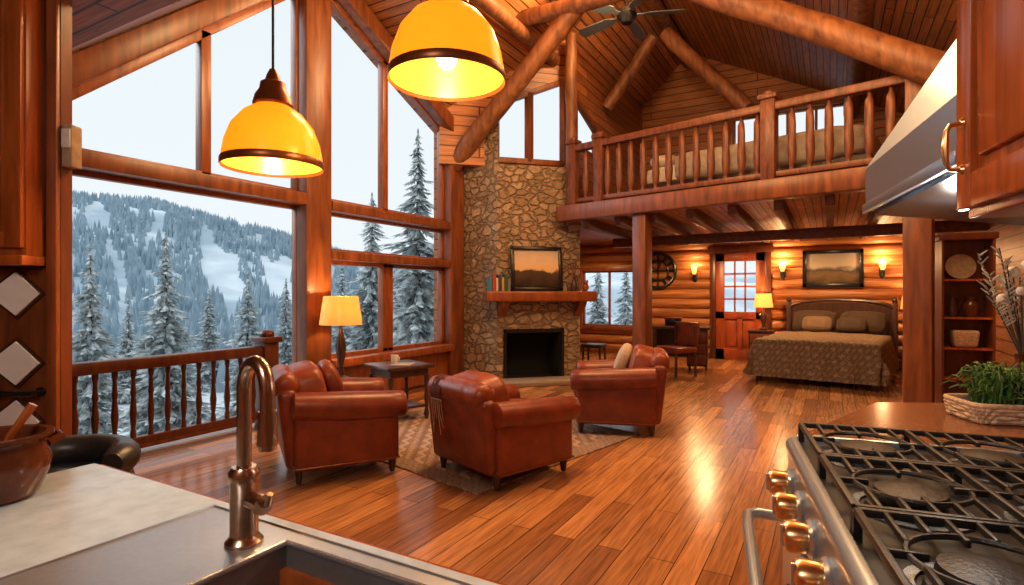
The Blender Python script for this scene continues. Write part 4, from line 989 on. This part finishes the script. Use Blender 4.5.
# ------------------------------------------------------------ left kitchen partition, tiles, cabinet (own frame, turned with the partition)
LO=W(61,2.36)
def ll(x,y,z): return (LO[0]+C_*x-S_*y,LO[1]+S_*x+C_*y,z)
bm=B();bx(bm,-2.85,0,.0,.06,0,2.85);struct('wall_partition',bm,M['cabd'],flat=True,loc=(LO[0],LO[1],0),rotz=TH)
bm=B();bx(bm,-.045,.0,-.025,.0,0,2.85,.006);struct('trim_%d'%k,bm,M['frame'],loc=(LO[0],LO[1],0),rotz=TH);k+=1
tb=thing('tile_backsplash','brown wooden backsplash set with large ivory diamond tiles left of the window','backsplash',(LO[0],LO[1],0),TH)
t=B();bx(t,-1.2,-.05,-.015,-.001,.5,1.5);obj('panel',t,M['tile'],tb)
for xx in(-.165,-.47):
    for z in(1.395,1.105,.86):
        t=B();prism(t,[(xx-.135,z),(xx,z-.108),(xx+.115,z),(xx,z+.108)],-.024,-.0152,FY);q=obj('diamond_border',t,M['tileb'],tb)
        t=B();prism(t,[(xx-.116,z),(xx,z-.090),(xx+.098,z),(xx,z+.090)],-.032,-.0242,FY);obj('diamond_tile',t,M['tilew'],tb)
p_=ll(-.22,-.016,.985)
o=thing('towel_bar','black towel bar mounted on the backsplash between the diamonds','towel bar',p_,TH)
t=B();cyl(t,(-.16,-.05,0),(.16,-.05,0),.012,n=12);obj('bar',t,M['black'],o)
for x in(-.15,.15): t=B();cyl(t,(x,-.05,0),(x,0,0),.01,n=10);cyl(t,(x,-.006,0),(x,0,0),.02,n=12);obj('bracket',t,M['black'],o)
lc=thing('wall_cabinet','orange wooden wall cabinet above the diamond tiles at the far left','cabinet',(LO[0],LO[1],0),TH)
t=B();bx(t,-1.3,-.06,-.10,-.002,1.55,2.84,.004);bx(t,-1.32,-.05,-.13,-.002,1.51,1.55,.006);obj('cabinet_body',t,M['cab'],lc)
for x0_,x1_ in((-.58,-.065),(-1.12,-.60)):
    t=B();panel_door(t,x0_,x1_,1.58,2.8,0);t.transform(Matrix(((0,1,0,0),(1,0,0,-.10),(0,0,1,0),(0,0,0,1))))
    q=obj('door',t,M['cab'],lc)
    t=B();ball(t,(x0_+.04,-.14,1.66),.016,10);obj('knob',t,M['brass'],q)
o=thing('wall_control','small ivory control box on the edge of the partition left of the window','control box',ll(0,.03,2.02),TH)
t=B();bx(t,0,.045,-.03,.03,-.09,.09,.006);obj('housing',t,M['tan'],o)
t=B();bx(t,.004,.041,-.036,-.03,-.01,.07,.002);obj('faceplate',t,M['white'],o)

# ------------------------------------------------------------ pendants
def pendant(label,px,d,zb,wt,r):
    x,y=W(px,d);k_=r/.197
    o=thing('pendant_lamp',label,'pendant lamp',(x,y,zb),0,'amber pendant lamps over the counter')
    t=B();lathe(t,[(r,.0),(r*.99,.035*k_),(r*.94,.09*k_),(r*.82,.155*k_),(r*.6,.21*k_),(r*.34,.245*k_),(r*.25,.25*k_)],40);bmesh.ops.solidify(t,geom=t.faces[:],thickness=.004);obj('shade',t,M['amber'],o)
    t=B();lathe(t,[(r*1.01,-.012),(r*1.025,-.006),(r*1.025,.012),(r*1.01,.018),(r*.985,.0),(r*1.01,-.012)],40);obj('rim',t,M['rim'],o)
    zc_=.25*k_
    t=B();lathe(t,[(.0,zc_-.007),(.068,zc_-.007),(.075,zc_),(.066,zc_+.035),(.05,zc_+.06),(.046,zc_+.085),(.03,zc_+.095),(.022,zc_+.12),(.012,zc_+.14),(0,zc_+.14)],24);obj('cap',t,M['rim'],o)
    t=B();cyl(t,(0,0,zc_+.13),(0,0,2.84-zb),.005,n=8);obj('cord',t,M['cord'],o)
    t=B();lathe(t,[(0,2.81-zb),(.05,2.815-zb),(.06,2.85-zb),(0,2.85-zb)],20);obj('canopy',t,M['rim'],o)
    t=B();cyl(t,(0,0,.11),(0,0,zc_),.018);ball(t,(0,0,.075),(.036,.036,.045),16);obj('bulb',t,M['bulb'],o)
    plight('pendant_light',(x,y,zb+.012),wt,(1,.64,.30),.02)
pendant('amber glass pendant lamp hanging on a long cord before the big window',273,2.2,1.90,15,.186)
pendant('amber glass pendant lamp at top centre, hung nearest the camera',447,1.87,2.115,15,.192)

# ------------------------------------------------------------ outdoors
ELEV=[(-80,.09),(-45,.118),(-38.6,.121),(-32.9,.127),(-29.1,.114),(-25.9,.098),(-21.6,.079),(-17.1,.058),(-11.3,.040),(0,.035),(60,.035)]
def elev(a):
    for (a0,e0),(a1,e1) in zip(ELEV,ELEV[1:]):
        if a0<=a<=a1: return e0+(e1-e0)*(a-a0)/(a1-a0)
    return .05
ss=lambda t:max(0,min(1,t))**2*(3-2*max(0,min(1,t)))
def terrain(x,y):
    X=C_*x+S_*y;Y=-S_*x+C_*y;r=hypot(x,y);a=math.degrees(atan2(X,Y))
    rh=hypot(max(XW-.5-x,0,x-XR-.5),max(YF-y,0,y-YB-.4))
    z=-.6-4.6*ss(rh/22)
    if r>60:
        top=elev(a)*200+1.4+2.0*NZ.noise(Vector((x*.02,y*.02,3)))+1.2*NZ.noise(Vector((x*.07,y*.07,9)))
        z+= (top+5.2)*ss((r-60)/140)**.9
        z+= 4.5*NZ.noise(Vector((x*.03,y*.03,0)))*ss((r-60)/60)*ss((200-r)/60)
    return z
def terr(name,rs,mat):
    bm=B();prev=None
    for a in range(-88,62,2):
        row=[]
        for r in rs:
            x,y=cw(r*sin(R(a)),r*cos(R(a)));row.append(bm.verts.new((x,y,terrain(x,y))))
        if prev:
            for i in range(len(rs)-1): bm.faces.new((prev[i],row[i],row[i+1],prev[i+1]))
        prev=row
    return struct(name,bm,mat,ang=180)
terr('ground',[3,6,8,10,12,14,17,20,24,28,34,40,48,56,64],M['snow'])
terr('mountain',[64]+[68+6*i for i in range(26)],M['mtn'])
bm=B();rr_=random.Random(11);n=0
while n<18000:
    a=rr_.uniform(-50,4);r=sqrt(rr_.uniform(42**2,207**2))
    x,y=cw(r*sin(R(a)),r*cos(R(a)))
    f=NZ.noise(Vector((a*.5+r*.02,r*.022,4)))+.6*NZ.noise(Vector((a*1.1,r*.07,1)))
    n+=1
    if f<-.22 and r>72: continue
    z=terrain(x,y);h=rr_.uniform(1.2,2.8) if r>75 else rr_.uniform(1.6,3.4);w_=h*rr_.uniform(.16,.25)
    tp=bm.verts.new((x,y,z+h));b=[bm.verts.new((x+w_*cos(i*1.2566+a),y+w_*sin(i*1.2566+a),z-.3)) for i in range(5)]
    for i in range(5): bm.faces.new((b[i],b[(i+1)%5],tp))
o=obj('forest',bm,M['far'],None,flat=True);tag(o,'haze-tinted conifer forest covering the snowy mountainside outside','forest',None,'stuff')
def foliage(seed):
    t=B();rn=random.Random(seed);n=rn.randint(40,50);wd=rn.uniform(.165,.215);pw=rn.uniform(.7,.9)
    for i in range(n):
        u=i/(n-1);z=.05+.94*u;rad=(wd*(1-u)**pw+.006)*rn.uniform(.6,1.18);kk=int(9+9*(1-u));a0=rn.random()*6
        for j in range(kk):
            a=a0+2*pi*j/kk+rn.uniform(-.3,.3);r=rad*rn.uniform(.4,1.3);d=Vector((cos(a),sin(a),0));s=Vector((-sin(a),cos(a),0))
            dr=(.045*(1-u)+.012)*rn.uniform(.3,1.3);wv=r*.12+.003
            p0=t.verts.new((0,0,z+.012));ml=t.verts.new(d*r*.6+s*wv+Vector((0,0,z-dr*.75)));mr=t.verts.new(d*r*.6-s*wv+Vector((0,0,z-dr*.75)))
            mt=t.verts.new(d*r*.5+Vector((0,0,z-dr*.15)));tp=t.verts.new(d*r+Vector((0,0,z-dr)))
            t.faces.new((p0,ml,mt));t.faces.new((p0,mt,mr));t.faces.new((ml,tp,mt));t.faces.new((mt,tp,mr))
            for q in (-1,1):
                for fr in (.4,.66):
                    e0=d*r*fr;e1=t.verts.new(e0+s*q*r*.32+d*r*.16+Vector((0,0,z-dr*(fr+.5))));e2=t.verts.new(e0+Vector((0,0,z-dr*(fr-.2))));e3=t.verts.new(e0-d*r*.14+Vector((0,0,z-dr*(fr-.2))))
                    t.faces.new((e2,e1,e3))
    return t
protos=[]
TR=[(90,247,17,'frosted conifer outside at the left edge of the big window'),(166,232,24,'tall frosted conifer outside in the middle of the big left window'),(248,268,28,'frosted conifer outside near the right side of the big left window'),
 (128,296,34,'small distant conifer between the two left conifers outside'),(209,290,38,'small distant conifer outside left of the faucet'),(286,278,33,'conifer outside half hidden by the tall window post'),
 (372,192,24,'tall frosted conifer outside behind the amber lamp'),(418,128,20,'tallest frosted conifer outside, its tip high in the right windows'),(342,255,31,'shorter conifer outside behind the amber lamp shade'),(398,262,38,'shorter conifer outside at the centre of the right window'),
 (452,205,28,'conifer outside nearest the stone chimney'),(598,255,26,'conifer outside the low back window, left pane'),(626,258,30,'conifer outside the low back window, right pane'),(52,300,32,'conifer outside beyond the left window edge')]
for i,(px,pt,d,lb_) in enumerate(TR):
    x,y=W(px,d);z=terrain(x,y)-.2;h=zi(pt,d)-z
    if i<5:
        o=thing('conifer_tree',lb_,'tree',(x,y,z),i*1.3,'frosted conifers outside')
        obj('foliage',foliage(i+5),M['fol'],o,flat=True)
        t=B();cyl(t,(0,0,0),(0,0,.95),.018,.003,8);obj('trunk',t,M['trunk'],o)
        o.scale=(h,h,h);protos.append(o)
    else: dup(protos[i%5],(x,y,z),i*.9,lb_,(h*.95,h*.95,h))
